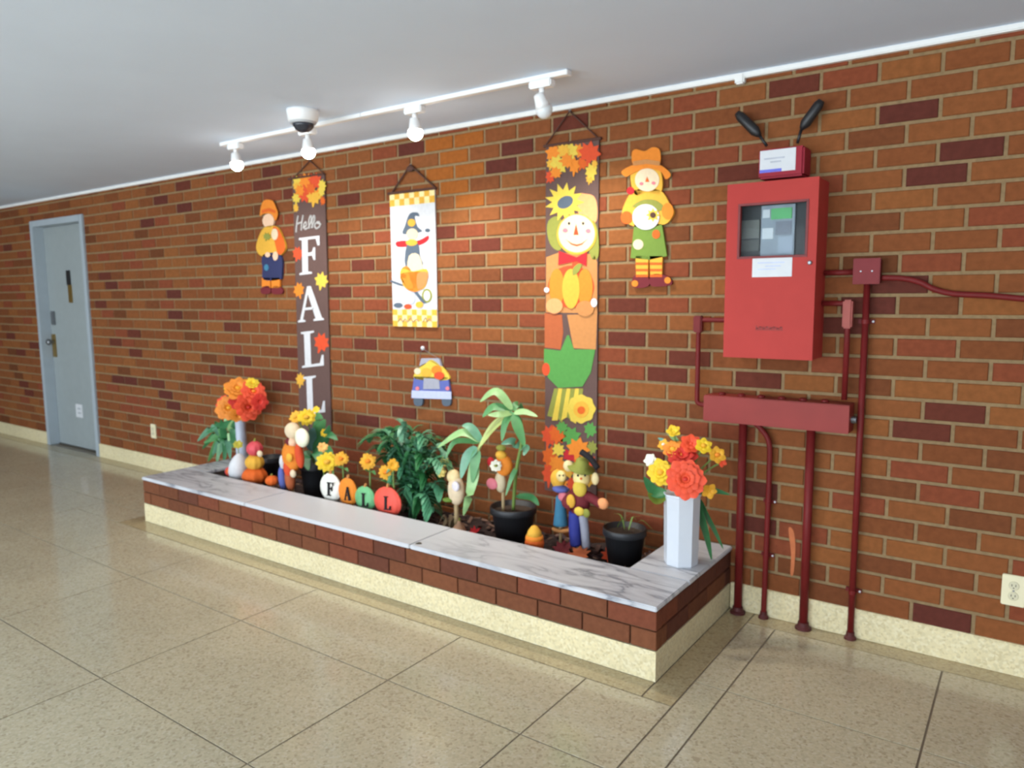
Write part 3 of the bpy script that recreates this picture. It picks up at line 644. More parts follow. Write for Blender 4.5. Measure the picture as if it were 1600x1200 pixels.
lay(sb, 'printed_nose', [(900, 350), (904, 367), (896, 367)], 5, 'red'); lay(sb, 'printed_cheek', oval(883, 360, 4, 3.5), 5, 'pink', True); lay(sb, 'printed_cheek', oval(919, 361, 4, 3.5), 5, 'pink', True)
lay(sb, 'printed_eye', oval(889, 349, 1.8, 2.4, 8), 5, 'black', True); lay(sb, 'printed_eye', oval(911, 349, 1.8, 2.4, 8), 5, 'black', True)
lay(sb, 'printed_mouth', [(884, 374), (893, 380), (901, 382), (909, 380), (917, 374), (909, 382.5), (901, 385), (893, 382.5)], 5, 'sienna')
lay(sb, 'printed_jacket', [(853.5, 402), (872, 395), (928, 397), (933, 410), (933, 490), (853, 488)], 1, 'tan', False)
lay(sb, 'printed_bow', [(901, 402), (873, 392), (872, 414), (901, 408), (916, 416), (917, 393)], 5, 'crimson'); lay(sb, 'printed_bow', [(895, 405), (905, 405), (910, 422), (892, 424)], 4, 'red')
lay(sb, 'printed_pumpkin', oval(892, 448, 36, 33), 3, 'red', True)
lay(sb, 'pumpkin_segment', oval(870, 449, 12, 29), 4, 'orange', True); lay(sb, 'pumpkin_segment', oval(914, 449, 12, 29), 4, 'orange', True); lay(sb, 'pumpkin_segment', oval(892, 451, 13.5, 31), 5, 'gold', True)
lay(sb, 'pumpkin_stem', [(895, 420), (903, 412), (909, 414), (903, 426), (895, 430)], 6, 'olive', True)
lay(sb, 'printed_hand', oval(866, 478, 13, 12), 6, 'peach', True); lay(sb, 'printed_hand', oval(914, 482, 14, 12), 6, 'tan', True); lay(sb, 'printed_button', oval(928, 473, 5, 7), 7, 'white', True); lay(sb, 'printed_button', oval(854, 453, 4, 4), 7, 'white', True)
lay(sb, 'printed_trousers', [(851, 489), (878, 492), (880, 520), (876, 546), (851, 543)], 1, 'sienna'); lay(sb, 'printed_trousers', [(886, 492), (933, 490), (931, 546), (896, 544)], 1, 'tan')
lay(sb, 'printed_skirt', [(850, 545), (876, 548), (886, 524), (889, 524), (897, 546), (930, 546), (923, 582), (910, 604), (872, 606), (856, 590), (850, 565)], 2, 'green')
lay(sb, 'printed_patch', oval(853, 577, 6, 10), 3, 'red', True)
for k_ in range(7): lay(sb, 'printed_straw', [(866+k_*6.5, 607), (872+k_*6.5, 607), (864+k_*7.2, 652+(k_ % 3)*5), (855+k_*7.2, 650+(k_ % 2)*7)], 1+k_ % 2, 'yellow' if k_ % 2 else 'olive')
lay(sb, 'printed_flower', sunflower_px(908, 639, 23, 8, 1, .9), 3, 'yellow', True); lay(sb, 'flower_centre', oval(908, 640, 12, 13), 4, 'gold', True); lay(sb, 'flower_centre', oval(908, 641, 6, 6), 5, 'dorange', True)
for pts, k, col in [(maple(858, 682, 17, .3, .7), 1, 'red'), (maple(871, 680, 16, .2, .8), 2, 'dorange'), (maple(892, 683, 15, 1.2), 2, 'green'), (maple(922, 672, 12, .4, .8), 1, 'green'), (maple(903, 702, 17, .2), 3, 'orange'), (maple(858, 715, 18, .4, .6), 1, 'dorange'), (maple(872, 703, 10, .9), 3, 'yellow'), (maple(858, 742, 18, .1, .6), 2, 'red'), (maple(885, 735, 14, .4), 2, 'gold'), (maple(925, 700, 11, .2, .7), 2, 'olive'), (maple(875, 757, 12, .5), 2, 'orange'), (maple(870, 725, 13, .7), 3, 'orange'), (maple(890, 712, 11, .2), 1, 'crimson'), (maple(905, 730, 13, .9), 3, 'dorange'), (maple(922, 722, 11, .1, .8), 1, 'red'), (maple(918, 750, 12, .6, .9), 2, 'gold'), (maple(895, 757, 12, 1.1), 1, 'red'), (maple(878, 668, 9, .3), 3, 'green')]:
    lay(sb, 'printed_leaf', pts, k, col)
# ---- small flag
fg = thing('garden_flag', px(648, 511, BY), 'small white flag with a scarecrow and wheelbarrow between orange checked bands', 'flag')
q = [px(609, 304, BY), px(679, 293, BY), px(683, 511, BY), px(615, 510, BY)]; fx0 = q[0].x; fx1 = q[1].x; fz1 = (q[0].z+q[1].z)/2; fz0 = (q[2].z+q[3].z)/2
MB().slab([(fx0, BY, fz0), (fx1, BY, fz0), (fx1, BY, fz1), (fx0, BY, fz1)], .007).build('flag_cloth', c('white'), fg)
MB().tube([(fx0-.012, BY, fz1), (fx1+.012, BY, fz1)], .008, 10).build('top_rod', c('brown2'), fg)
cord(fg, (611, 303), (641, 258), (679, 292), .005); P = px(641, 262, -.016)
MB().ell((P.x, -.017, P.z-.005), (.028, .01, .018)).build('cord_knot', c('brown2'), fg)
for z0, z1 in ((fz1-.075, fz1), (fz0, fz0+.10)):
    MB().box((fx0, BY-.0012, z0), (fx1, BY-.0001, z1)).build('checked_band', M('paint_palegold', (246, 214, 150), .65), fg)
    m = MB(); nq = 9; s_ = (fx1-fx0)/nq; rows = 2 if z1-z0 < .09 else 3
    for i in range(nq):
        for j in range(rows):
            if (i+j) % 2 == 0: m.box((fx0+i*s_, BY-.0018, z0+(z1-z0)*j/rows), (fx0+(i+1)*s_, BY-.0012, z0+(z1-z0)*(j+1)/rows))
    m.build('check_pattern', c('gold'), fg)
m = MB()
for s_ in [[(622, 503), (626, 497), (629, 503), (633, 498), (637, 503), (642, 496), (645, 503), (650, 499), (655, 503)], [(661, 503), (665, 496), (667, 503), (671, 498), (675, 503)]]: m.tube(curve([px(x, y, BY-.0022) for x, y in s_], 4), .0028, 6)
m.build('script_lettering', M('paint_greybrown', (150, 130, 110)), fg)
for nm, pts, k, col in [('printed_hat', [(633, 352), (640, 334), (652, 332), (655, 338), (648, 338), (652, 354), (659, 362), (630, 366)], 1, 'slate'), ('printed_hat_patch', oval(643, 348, 6, 6), 2, 'gold'), ('printed_face', oval(644, 366, 9, 9), 2, 'cream'),
                        ('printed_arms', [(619, 378), (632, 376), (644, 378), (658, 374), (669, 368), (669, 375), (656, 383), (632, 386), (620, 385)], 1, 'crimson'), ('printed_scarf', oval(643, 379, 9, 5), 3, 'gold'), ('printed_coat', [(636, 382), (653, 381), (656, 400), (660, 415), (634, 418)], 2, 'slate'),
                        ('printed_shirt', [(639, 400), (654, 398), (660, 425), (638, 428)], 3, 'cream'), ('printed_pumpkin', oval(634, 428, 9, 12), 3, 'orange'), ('printed_hay', [(627, 420), (645, 424), (666, 420), (668, 436), (660, 452), (636, 452), (627, 438)], 4, 'gold'), ('printed_barrow', [(626, 428), (667, 426), (662, 448), (648, 456), (634, 450)], 4, 'orange'), ('printed_barrow_side', [(652, 428), (668, 426), (665, 444), (653, 452)], 5, 'tan'),
                        ('printed_wheel', oval(667, 462, 8, 11), 2, 'olive'), ('printed_wheel_hub', oval(667, 462, 5, 8), 3, 'white'), ('printed_handle', [(611, 438), (628, 444), (628, 447), (611, 441)], 2, 'slate'), ('printed_leg', [(646, 456), (652, 456), (667, 474), (660, 474)], 2, 'slate'), ('printed_gourd', oval(643, 466, 6, 9), 3, 'lblue'), ('printed_pumpkin', oval(655, 476, 6, 5), 4, 'gold'), ('printed_pumpkin', oval(637, 479, 6, 4), 4, 'red'), ('printed_bird', oval(668, 360, 4, 3), 1, 'slate'), ('printed_crop', oval(622, 477, 7, 4), 2, 'slate')]:
    lay(fg, nm, pts, k, col, 'printed_leg' != nm)
# ---- cut-out figures
CY = -.016
def fig(par, name, pts, k, col, smooth=True, th=None): return cut(name, pts, CY-.0022*k, (CY*-1-.003 if k == 0 else .0022), c(col), par, smooth, seg=4)
g = thing('girl_cutout', px(1012, 449, CY), 'girl scarecrow cut-out in orange hat and green skirt holding a white pumpkin', 'wall decoration')
fig(g, 'shirt', [(992, 297), (1030, 297), (1046, 318), (1053, 332), (1043, 348), (1030, 352), (1018, 356), (1000, 356), (982, 350), (972, 338), (976, 318)], 0, 'gold')
fig(g, 'skirt', [(991, 350), (1034, 350), (1042, 400), (1015, 406), (985, 403)], 0, 'moss', False)
for x0 in (993, 1015):
    lg = fig(g, 'leg', [(x0, 400), (x0+20, 400), (x0+19, 433), (x0+1, 433)], 0, 'gold', False)
    for yy in (410, 420, 429): cut('stocking_stripe', [(x0+.5, yy), (x0+19.5, yy), (x0+19.5, yy+4), (x0+.5, yy+4)], CY-.0012, .0012, c('dorange'), lg, False)
fig(g, 'boot', [(989, 433), (1000, 429), (1012, 432), (1013, 447), (990, 449)], 0, 'maroon'); fig(g, 'boot', [(1016, 431), (1030, 428), (1046, 434), (1048, 445), (1018, 447)], 0, 'maroon')
fig(g, 'boot_trim', oval(992, 443, 5, 5), 1, 'orange'); fig(g, 'boot_trim', oval(1043, 438, 5, 5), 1, 'orange')
fig(g, 'hair', [(985, 272), (1000, 262), (1028, 262), (1035, 285), (1030, 303), (1010, 300), (992, 304)], 0, 'gold'); fig(g, 'face', oval(1011, 281, 19, 18), 1, 'cream')
fig(g, 'cheek', oval(1002, 287, 3, 2.5), 2, 'pink'); fig(g, 'cheek', oval(1021, 286, 3, 2.5), 2, 'pink'); fig(g, 'nose', [(1011, 276), (1014, 284), (1008, 284)], 2, 'dorange', False)
fig(g, 'hat_brim', [(971, 268), (988, 258), (1010, 254), (1032, 258), (1048, 272), (1040, 280), (1032, 268), (1010, 263), (990, 270), (978, 276)], 2, 'orange'); fig(g, 'hat_crown', [(990, 258), (987, 240), (993, 233), (1007, 236), (1020, 230), (1031, 235), (1030, 258), (1010, 256)], 1, 'orange'); fig(g, 'hat_band', [(989, 252), (1010, 249), (1031, 252), (1031, 259), (1010, 256), (989, 259)], 3, 'tan', False)
fig(g, 'cuff', oval(979, 340, 9, 10), 1, 'dorange'); fig(g, 'cuff', oval(1043, 330, 9, 13), 1, 'orange'); fig(g, 'bow', oval(985, 298, 6, 6), 1, 'crimson')
fig(g, 'pumpkin_leaves', [(988, 322), (1005, 312), (1025, 313), (1038, 325), (1025, 330), (1000, 326)], 1, 'olive'); fig(g, 'white_pumpkin', oval(1009, 339, 21, 20), 2, 'white'); fig(g, 'flower', sunflower_px(1020, 336, 11, 8), 3, 'yellow'); fig(g, 'flower_centre', oval(1020, 336, 4.5, 4.5), 4, 'brown2')
fig(g, 'patch', oval(997, 382, 8, 8), 1, 'cream'); fig(g, 'patch', oval(1025, 366, 6, 7), 1, 'dorange')
g = thing('boy_cutout', px(424, 459, CY), 'boy scarecrow cut-out in orange shirt and blue shorts beside the FALL banner', 'wall decoration')
fig(g, 'shirt', [(412, 356), (432, 354), (442, 372), (446, 388), (436, 400), (412, 401), (402, 394), (401, 380)], 0, 'gold'); fig(g, 'shorts', [(411, 398), (438, 398), (440, 430), (436, 437), (412, 437), (410, 420)], 0, 'navy')
for x0 in (409, 424): fig(g, 'leg', [(x0, 434), (x0+13, 434), (x0+13, 450), (x0, 450)], 0, 'orange', False)
fig(g, 'boot', [(408, 450), (420, 447), (422, 458), (409, 459)], 0, 'maroon'); fig(g, 'boot', [(425, 449), (434, 447), (441, 452), (440, 459), (426, 459)], 0, 'maroon')
fig(g, 'face', oval(419, 345, 9, 11), 0, 'skin'); fig(g, 'hat', [(406, 337), (409, 318), (416, 312), (426, 314), (431, 324), (434, 334), (430, 345), (424, 335), (412, 334)], 1, 'orange'); fig(g, 'hat_band', [(409, 328), (420, 325), (430, 329), (430, 333), (420, 330), (409, 333)], 2, 'dorange', False)
fig(g, 'vest', [(426, 358), (434, 357), (444, 378), (444, 392), (434, 396)], 1, 'dorange'); fig(g, 'collar', oval(429, 366, 5, 9), 2, 'cream'); fig(g, 'leaf_badge', maple(417, 370, 6, .3), 2, 'olive', False); fig(g, 'hand', oval(418, 398, 4, 4), 2, 'skin'); fig(g, 'hand', oval(430, 400, 4, 7), 2, 'skin'); fig(g, 'patch', oval(416, 418, 3.5, 5), 1, 'teal')
t = thing('truck_sign', px(674, 632, CY), 'small blue truck sign heaped with yellow leaves and pumpkins under the white flag', 'wall decoration')
fig(t, 'hay_load', [(649, 592), (652, 578), (664, 569), (673, 562), (684, 568), (696, 580), (699, 594)], 0, 'yellow'); fig(t, 'cab_window', [(655, 572), (658, 560), (686, 560), (690, 574), (672, 564)], 0, 'grey', False)
fig(t, 'pumpkin', oval(666, 582, 8, 7), 1, 'gold'); fig(t, 'pumpkin', oval(682, 578, 8, 7), 1, 'orange'); fig(t, 'pumpkin', oval(686, 587, 8, 6), 2, 'red'); fig(t, 'pumpkin', oval(652, 580, 5, 5), 1, 'cream')
fig(t, 'tailgate', [(647, 588), (700, 590), (703, 613), (644, 612)], 0, 'blue', False); fig(t, 'bumper', [(643, 610), (705, 612), (705, 624), (643, 622)], 1, 'lblue', False); fig(t, 'tailgate_panel', [(662, 591), (686, 592), (687, 608), (661, 608)], 1, 'grey', False)
for x in (653, 697): fig(t, 'tail_lamp', oval(x-1 if x < 660 else x+2, 607, 3, 3, 8), 2, 'pink'); fig(t, 'wheel', [(x-6, 620), (x+6, 620), (x+6, 633), (x-5, 633)], 0, 'slate')
Pn = px(660, 544, -.006)
MB().tube([px(655, 562, -.01), (Pn.x, -.01, Pn.z), px(688, 562, -.01)], .0016, 6).build('hanging_wire', m_steel, t); MB().lathe([(.012, 0), (.012, .006), (.006, .009)], (Pn.x, -.001, Pn.z), 12, (0, -1, 0)).build('wall_hook', m_paper, t)

# ================================================================== PLANTER CONTENTS
m_pot = M('black_pot', (30, 31, 34), .5, .1, 20); m_potsoil = M('pot_soil', (66, 52, 40), .95, .3, 60, .8)
m_leafA = M('leaf_mid_green', (86, 142, 84), .42, .14, 30); m_leafB = M('leaf_dark_green', (56, 118, 70), .42, .16, 30); m_leafC = M('leaf_pale_green', (146, 184, 120), .4, .12, 30); m_leafD = M('leaf_blue_green', (104, 156, 124), .4, .14, 30)
m_stem = M('stem_green', (110, 134, 62), .55, .12, 30); m_stick = M('wood_stick', (176, 150, 108), .75, .12, 40)
VIEW = lambda P: (CAM-Vector(P)).normalized()
def frame(N):
    N = Vector(N).normalized(); u = N.cross(Vector((0, 0, 1))); u = u.normalized() if u.length > .01 else Vector((1, 0, 0)); return N, u, N.cross(u)
def bloom(name, P, N, r, n, mat, par, layers=2, cen=None, cr=.3, wd=.42, lift=.25):
    N, u, v = frame(N); P = Vector(P); m = MB()
    for L in range(layers):
        rr = r*(1-.26*L); up = lift+L*.32; off = random.random()*6
        for k in range(n):
            a = off+2*math.pi*k/n+random.uniform(-.12, .12); d = u*math.cos(a)+v*math.sin(a); q = rr*random.uniform(.9, 1.05)
            b0 = P+N*(r*.05*L)
            m.leaf([b0+d*r*.04, b0+d*q*.55+N*q*up*.55, b0+d*q*math.cos(up*.5)+N*q*up*.62], q*wd, .2, side=N.cross(d), seg=4, shape=1)
    m.ell(P-N*r*.02, (r*.2, r*.2, r*.2), 10, 6)
    o = m.build(name, mat, par, True)
    if cen: MB().ell(P+N*r*.16, (r*cr, r*cr, r*cr*.7), 14, 8).build('flower_centre', cen, o, True)
    return o
def pot(cx, cy, r, zt, label, plant=True, seg=32):
    t = thing('plant_pot', (cx, cy, ZS), label, 'plant pot'); h = zt-ZS
    MB().lathe([(r*.72, -.002), (r*.74, 0), (r*.93, h*.82), (r*1.0, h*.82), (r*1.02, h*.84), (r*1.02, h*.98), (r*1.0, h), (r*.93, h), (r*.91, h*.86)], (cx, cy, ZS), seg).build('pot_wall', m_pot, t, True)
    MB().lathe([(r*.9, h*.80), (r*.895, h*.86), (r*.4, h*.87), (r*.05, h*.88)], (cx, cy, ZS), 20).build('potting_soil', m_potsoil, t)
    return t
# ---- pots
potM = (px(802, 792, -.23)); pot(potM.x, -.23, .116, .36, 'wide black pot under the arching broad-leaf plant')
pR = px(976, 824, -.22)
tR = pot(pR.x, -.22, .098, .355, 'round black pot of bare soil beside the white vase')
for k in range(5):
    a = random.uniform(0, 6); MB().leaf([(pR.x+.02*k-.04, -.22, .345), (pR.x+.02*k-.04+.04*math.cos(a), -.22+.03*math.sin(a), .40), (pR.x+.02*k-.04+.10*math.cos(a), -.22+.05*math.sin(a), .44-.02*k)], .004, seg=4).build('sprig', m_stem, tR)
pL = px(424, 716, -.2); pot(pL.x, -.2, .075, .37, 'small black pot behind the stacked pumpkins')
pS = px(490, 716, -.27); pot(pS.x, -.27, .085, .41, 'tall black pot behind the white F pumpkin')
# ---- white vase on the coping
VC = (.345, -.33); VR = .075
vs_ = thing('white_vase', (VC[0], VC[1], ZC), 'tall white faceted vase standing on the right coping', 'vase')
MB().lathe([(VR*.9, 0), (VR*.94, .004), (VR, .29), (VR*1.03, .30), (VR*.93, .30), (VR*.88, .06)], (VC[0], VC[1], ZC), 8, rot=.25).build('vase_body', M('white_ceramic', (206, 210, 216), .3, .02, 20), vs_)
MB().lathe([(VR*1.045, .294), (VR*1.06, .298), (VR*1.045, .303), (VR*.93, .303)], (VC[0], VC[1], ZC), 8, rot=.25).build('rim', M('white_ceramic', None), vs_)
m_fr = M('petal_red_orange', (240, 78, 40), .6, .14, 40); m_fo = M('petal_orange', (240, 138, 36), .6, .14, 40); m_fy = M('petal_yellow', (244, 198, 36), .6, .12, 40); m_fw = M('petal_white', (240, 236, 214), .6, .06, 40); m_fd = M('petal_deep_red', (206, 46, 30), .6, .14, 40); m_fg = M('petal_gold', (236, 170, 40), .6, .12, 40)
bq = thing('flower_bouquet', (VC[0], VC[1], ZC+.30), 'bright red, orange and yellow silk bouquet in the white vase', 'flowers')
def fpx(x, y, Y, r, n, mat, par, layers=2, cen=None, tilt=(0, 0, .25), cr=.3, wd=.42, stem_to=None, lift=.25):
    P = px(x, y, Y); rr = r*mpp(P); N = VIEW(P)+Vector(tilt)
    o = bloom('flower', P, N, rr, n, mat, par, layers, cen, cr, wd, lift)
    if stem_to: 
        st0 = Vector(stem_to); MB().tube(curve([P-N.normalized()*rr*.1, P.lerp(st0, .5)+Vector((0, .01, .02)), st0], 4), .004, 6).build('flower_stem', m_stem, par)
    return o
ST = (VC[0], VC[1], ZC+.292)
fpx(1071, 749, -.42, 33, 13, m_fr, bq, 5, m_fd, (0, 0, .1), .18, .4, stem_to=ST)
fpx(1066, 712, -.33, 24, 10, m_fd, bq, 3, None, (0, 0, .7), stem_to=ST)
fpx(1033, 739, -.38, 23, 9, m_fy, bq, 3, m_fg, (-.2, 0, .25), stem_to=ST)
fpx(1016, 719, -.32, 12, 6, m_fw, bq, 2, None, (-.5, 0, .3), stem_to=ST)
fpx(1052, 703, -.33, 18, 7, m_fo, bq, 3, m_fg, (-.2, 0, .6), stem_to=ST)
fpx(1037, 695, -.30, 10, 6, m_fg, bq, 2, m_fw, (-.3, 0, .5), stem_to=ST)
fpx(1080, 694, -.30, 19, 7, m_fr, bq, 2, None, (.1, 0, .8), stem_to=ST)
fpx(1099, 697, -.30, 15, 6, m_fy, bq, 2, m_fg, (.3, 0, .6), stem_to=ST)
fpx(1120, 711, -.28, 15, 6, m_fg, bq, 2, m_fo, (.5, 0, .3), stem_to=ST)
fpx(1052, 674, -.30, 12, 5, m_fy, bq, 2, None, (0, 0, .9), stem_to=ST)
fpx(1128, 722, -.27, 9, 5, m_fr, bq, 1, None, (.6, 0, .1), stem_to=ST)
fpx(1108, 767, -.33, 13, 5, m_fg, bq, 2, None, (.4, -.1, -.4), stem_to=ST)
def lpx(name, pts, wpx, mat, par, side=None, fold=.18):
    P = [px(x, y, Y) for x, y, Y in pts]; return MB().leaf(P, wpx*mpp(P[len(P)//2]), fold, side, face=None if side else CAM+Vector((-.6, .3, .8))).build(name, mat, par, True)
lpx('leaf', [(1042, 772, -.36), (1022, 768, -.37), (1006, 745, -.38)], 10, m_leafB, bq)
lpx('leaf', [(1044, 772, -.36), (1026, 782, -.38), (1012, 770, -.40)], 8, M('leaf_olive', (110, 124, 40), .5, .14), bq)
lpx('leaf', [(1082, 772, -.30), (1108, 766, -.27), (1140, 773, -.24)], 6, m_leafB, bq)
lpx('leaf', [(1046, 700, -.30), (1038, 690, -.29), (1028, 684, -.28)], 4, M('leaf_teal', (70, 140, 124), .5), bq)
lpx('leaf', [(1092, 778, -.27), (1092, 800, -.25), (1103, 838, -.23), (1112, 876, -.22)], 9, m_leafB, bq, side=(1, -.4, 0))
lpx('leaf', [(1092, 778, -.26), (1100, 800, -.23), (1116, 830, -.20), (1130, 858, -.19)], 7, m_leafB, bq, side=(1, -.4, 0))
lpx('leaf', [(1060, 690, -.28), (1050, 682, -.28), (1040, 670, -.28)], 4, m_leafC, bq)
# ---- left vase and bouquet, on the left coping
LV = (-2.935, -.17)
v2 = thing('glass_vase', (LV[0], LV[1], ZC), 'slim pale grey vase at the left end of the planter', 'vase')
MB().lathe([(.030, 0), (.036, .01), (.040, .10), (.034, .20), (.036, .29), (.040, .30), (.034, .30), (.030, .2), (.033, .08)], (LV[0], LV[1], ZC), 20).build('vase_body', M('pale_grey_glass', (186, 192, 204), .15, .03), v2, True)
MB().lathe([(.040, .296), (.042, .300), (.040, .305), (.034, .305)], (LV[0], LV[1], ZC), 20).build('rim', M('pale_grey_glass', None), v2, True)
b2 = thing('flower_bouquet', (LV[0], LV[1], ZC+.3), 'orange and red silk bouquet in the slim grey vase at the left end', 'flowers')
ST2 = (LV[0], LV[1], ZC+.29)
for x, y, r, m, cen, tl in [(359, 637, 22, m_fo, m_fg, (-.3, 0, 0)), (388, 636, 23, m_fr, m_fd, (.3, 0, 0)), (372, 608, 22, m_fo, m_fg, (-.1, 0, .6)), (396, 612, 20, m_fr, m_fo, (.3, 0, .5)), (376, 626, 19, m_fd, None, (0, 0, .2)), (362, 606, 12, m_fy, m_fg, (-.5, 0, .5)), (350, 630, 13, m_fr, None, (-.6, 0, .1)), (405, 628, 14, m_fd, None, (.6, 0, .1)), (372, 648, 14, m_fo, None, (0, 0, -.4)), (394, 599, 11, m_fy, None, (.2, 0, .9))]:
    fpx(x, y, -.2, r, 9, m, b2, 3, cen, tl, .2, .42, stem_to=ST2)
for pts, wd, m in [([(372, 655, -.18), (362, 668, -.2), (357, 690, -.22)], 6, m_leafC), ([(370, 655, -.18), (352, 664, -.2), (334, 663, -.22)], 7, m_leafB), ([(372, 656, -.18), (366, 675, -.2), (364, 700, -.24)], 7, m_leafB), ([(370, 655, -.18), (358, 652, -.2), (350, 658, -.22)], 5, m_leafC)]: lpx('leaf', pts, wd, m, b2)
# trailing plant at left end
tp = thing('trailing_plant', (-3.0, -.17, ZC), 'loose green trailing plant draped over the left coping', 'plant')
root = px(352, 690, -.16)
for x1, y1, x2, y2, mm in [(335, 668, 308, 690, m_leafD), (338, 678, 316, 702, m_leafB), (342, 690, 325, 722, m_leafA), (345, 692, 338, 728, m_leafA), (350, 680, 345, 655, m_leafB), (338, 672, 322, 676, m_leafB), (345, 690, 332, 712, m_leafD), (352, 695, 350, 724, m_leafB), (344, 680, 328, 684, m_leafA), (356, 690, 360, 718, m_leafD), (346, 672, 335, 658, m_leafA), (340, 684, 318, 692, m_leafA), (350, 688, 343, 712, m_leafB)]:
    lpx('leaf', [(352, 690, -.16), (x1, y1, -.18), (x2, y2, -.22)], random.uniform(4.5, 7), mm, tp)
MB().tube(curve([(root.x, root.y, ZC), root+Vector((.01, 0, -.02)), root], 4), .006, 6).build('stem', m_stem, tp)
# ---- stacked pumpkins and white gourd
def pump(name, P, r, rz, mat, par, nrib=9, sy=.9): return MB().ell(P, (r, r*sy, rz), 36, 10, .06, nrib).build(name, mat, par, True)
YP = -.40
sp = thing('stacked_pumpkins', px(398, 760, YP), 'stack of three toy pumpkins, red on yellow on orange, at the left of the planter', 'figurine')
Pb = px(398, 742, YP); s_ = mpp(Pb); Pm = px(398, 722, YP); Pt = px(398, 701, YP)
pump('bottom_pumpkin', (Pb.x, YP, Pb.z-.006), 20*s_, 15*s_, c('dorange'), sp); pump('middle_pumpkin', Pm, 15*s_, 13*s_, c('gold'), sp); pump('top_pumpkin', Pt, 13*s_, 12*s_, M('paint_rose', (206, 72, 80), .6), sp)
MB().tube([Pt+Vector((0, 0, 11*s_)), Pt+Vector((.008, 0, 16*s_))], [.008, .005], 8).build('stalk', c('olive'), sp); MB().ell(px(406, 709, YP-.05), (.022, .014, .02)).build('white_rosette', c('cream'), sp, True)
MB().tube([(Pb.x, YP, ZS-.01), (Pb.x, YP, Pb.z-.02)], .03, 12).build('stand', c('dorange'), sp)
Pg = px(373, 727, YP)
gd = thing('white_gourd', (Pg.x, YP, ZS), 'white rounded gourd figure with a pink-red side beside the stacked pumpkins', 'figurine')
MB().lathe([(.02, -.10), (.052, -.085), (.066, -.03), (.058, .02), (.038, .06), (.016, .085), (.004, .09)], (Pg.x, YP, Pg.z-.01), 20, (.12, 0, 1)).build('body', c('white'), gd, True)
Pq = px(360, 737, YP-.03); MB().ell(Pq, (.04, .03, .034)).build('red_side', M('paint_rose2', (214, 66, 76), .6), gd, True)
MB().ell(px(357, 737, YP-.05), (.018, .014, .02)).build('orange_spot', c('dorange'), gd, True)
MB().tube([(Pg.x, YP, ZS-.005), (Pg.x, YP, Pg.z-.08)], .024, 10).build('stand', c('white'), gd)
Pw = px(372, 695, -.3); tw = thing('yellow_bloom', (Pw.x, -.3, ZS), 'single small yellow-green flower standing above the white gourd', 'flower')
bloom('petals', Pw, VIEW(Pw)+Vector((0, 0, .6)), .035, 7, M('petal_lime', (190, 178, 60), .6), tw, 2); MB().tube([(Pw.x, -.3, ZS), Pw], .004, 6).build('stem', m_stem, tw)
Po = px(425, 751, -.45); 
ol = thing('small_pumpkin', (Po.x, -.45, Po.z-.03), 'small dim orange pumpkin low behind the coping by the stacked pumpkins', 'pumpkin'); pump('body', Po, .042, .032, c('dorange'), ol); MB().tube([Po+Vector((0, 0, .028)), Po+Vector((0, 0, .042))], .006, 8).build('stalk', c('olive'), ol); MB().tube([(Po.x, -.45, ZS-.01), Po], .012, 8).build('stake', m_stick, ol)
# ---- painted stake figure
YF = -.42
fx = px(456, 735, YF); s_ = mpp(fx)
sf = thing('stake_figure', (fx.x, YF, ZS), 'stake figure in orange shirt and cream floppy hat at the left of the planter', 'figurine')
def epx(name, x, y, rx, ry, Y, mat, par, dep=.7, rot=0):
    P = px(x, y, Y); k = mpp(P); R = Matrix.Rotation(rot, 3, 'Y') if rot else None
    v = VIEW(P); v.z = 0; v.normalize(); wf_ = 1/math.sqrt(v.y**2+(v.x*dep)**2)
    return MB().ell(P, (rx*k*wf_, rx*k*dep*wf_, ry*k), 18, 12, R=R).build(name, mat, par, True)
epx('shirt', 456, 713, 15, 24, YF, c('orange'), sf, .6, -.15); epx('red_sleeve', 468, 712, 7, 20, YF-.01, c('red'), sf, .8, -.15); epx('hat', 457, 673, 12, 13, YF, c('cream'), sf, .8); epx('hat_brim', 472, 684, 11, 15, YF-.01, M('paint_ivory', (240, 238, 204), .6), sf, .5, .2)
epx('face', 458, 690, 9, 8, YF, c('skin'), sf, .9); epx('scarf', 451, 690, 5, 6, YF-.02, c('maroon'), sf); epx('white_cuff', 441, 722, 4.5, 11, YF, c('white'), sf); epx('blue_leg', 441, 748, 6, 20, YF, c('blue'), sf, .8, -.1); epx('brown_leg', 453, 748, 8, 20, YF-.01, c('sienna'), sf, .8, -.1); epx('hand', 458, 740, 5, 6.5, YF-.03, c('cream'), sf); epx('red_apron', 450, 732, 7, 14, YF-.02, c('red'), sf, .7, -.2)
epx('chest_flower', 452, 715, 5, 7, YF-.045, c('gold'), sf, .5)
MB().tube([(fx.x, YF, ZS-.01), (fx.x, YF, px(456, 752, YF).z)], .01, 8).build('stake', m_stick, sf)
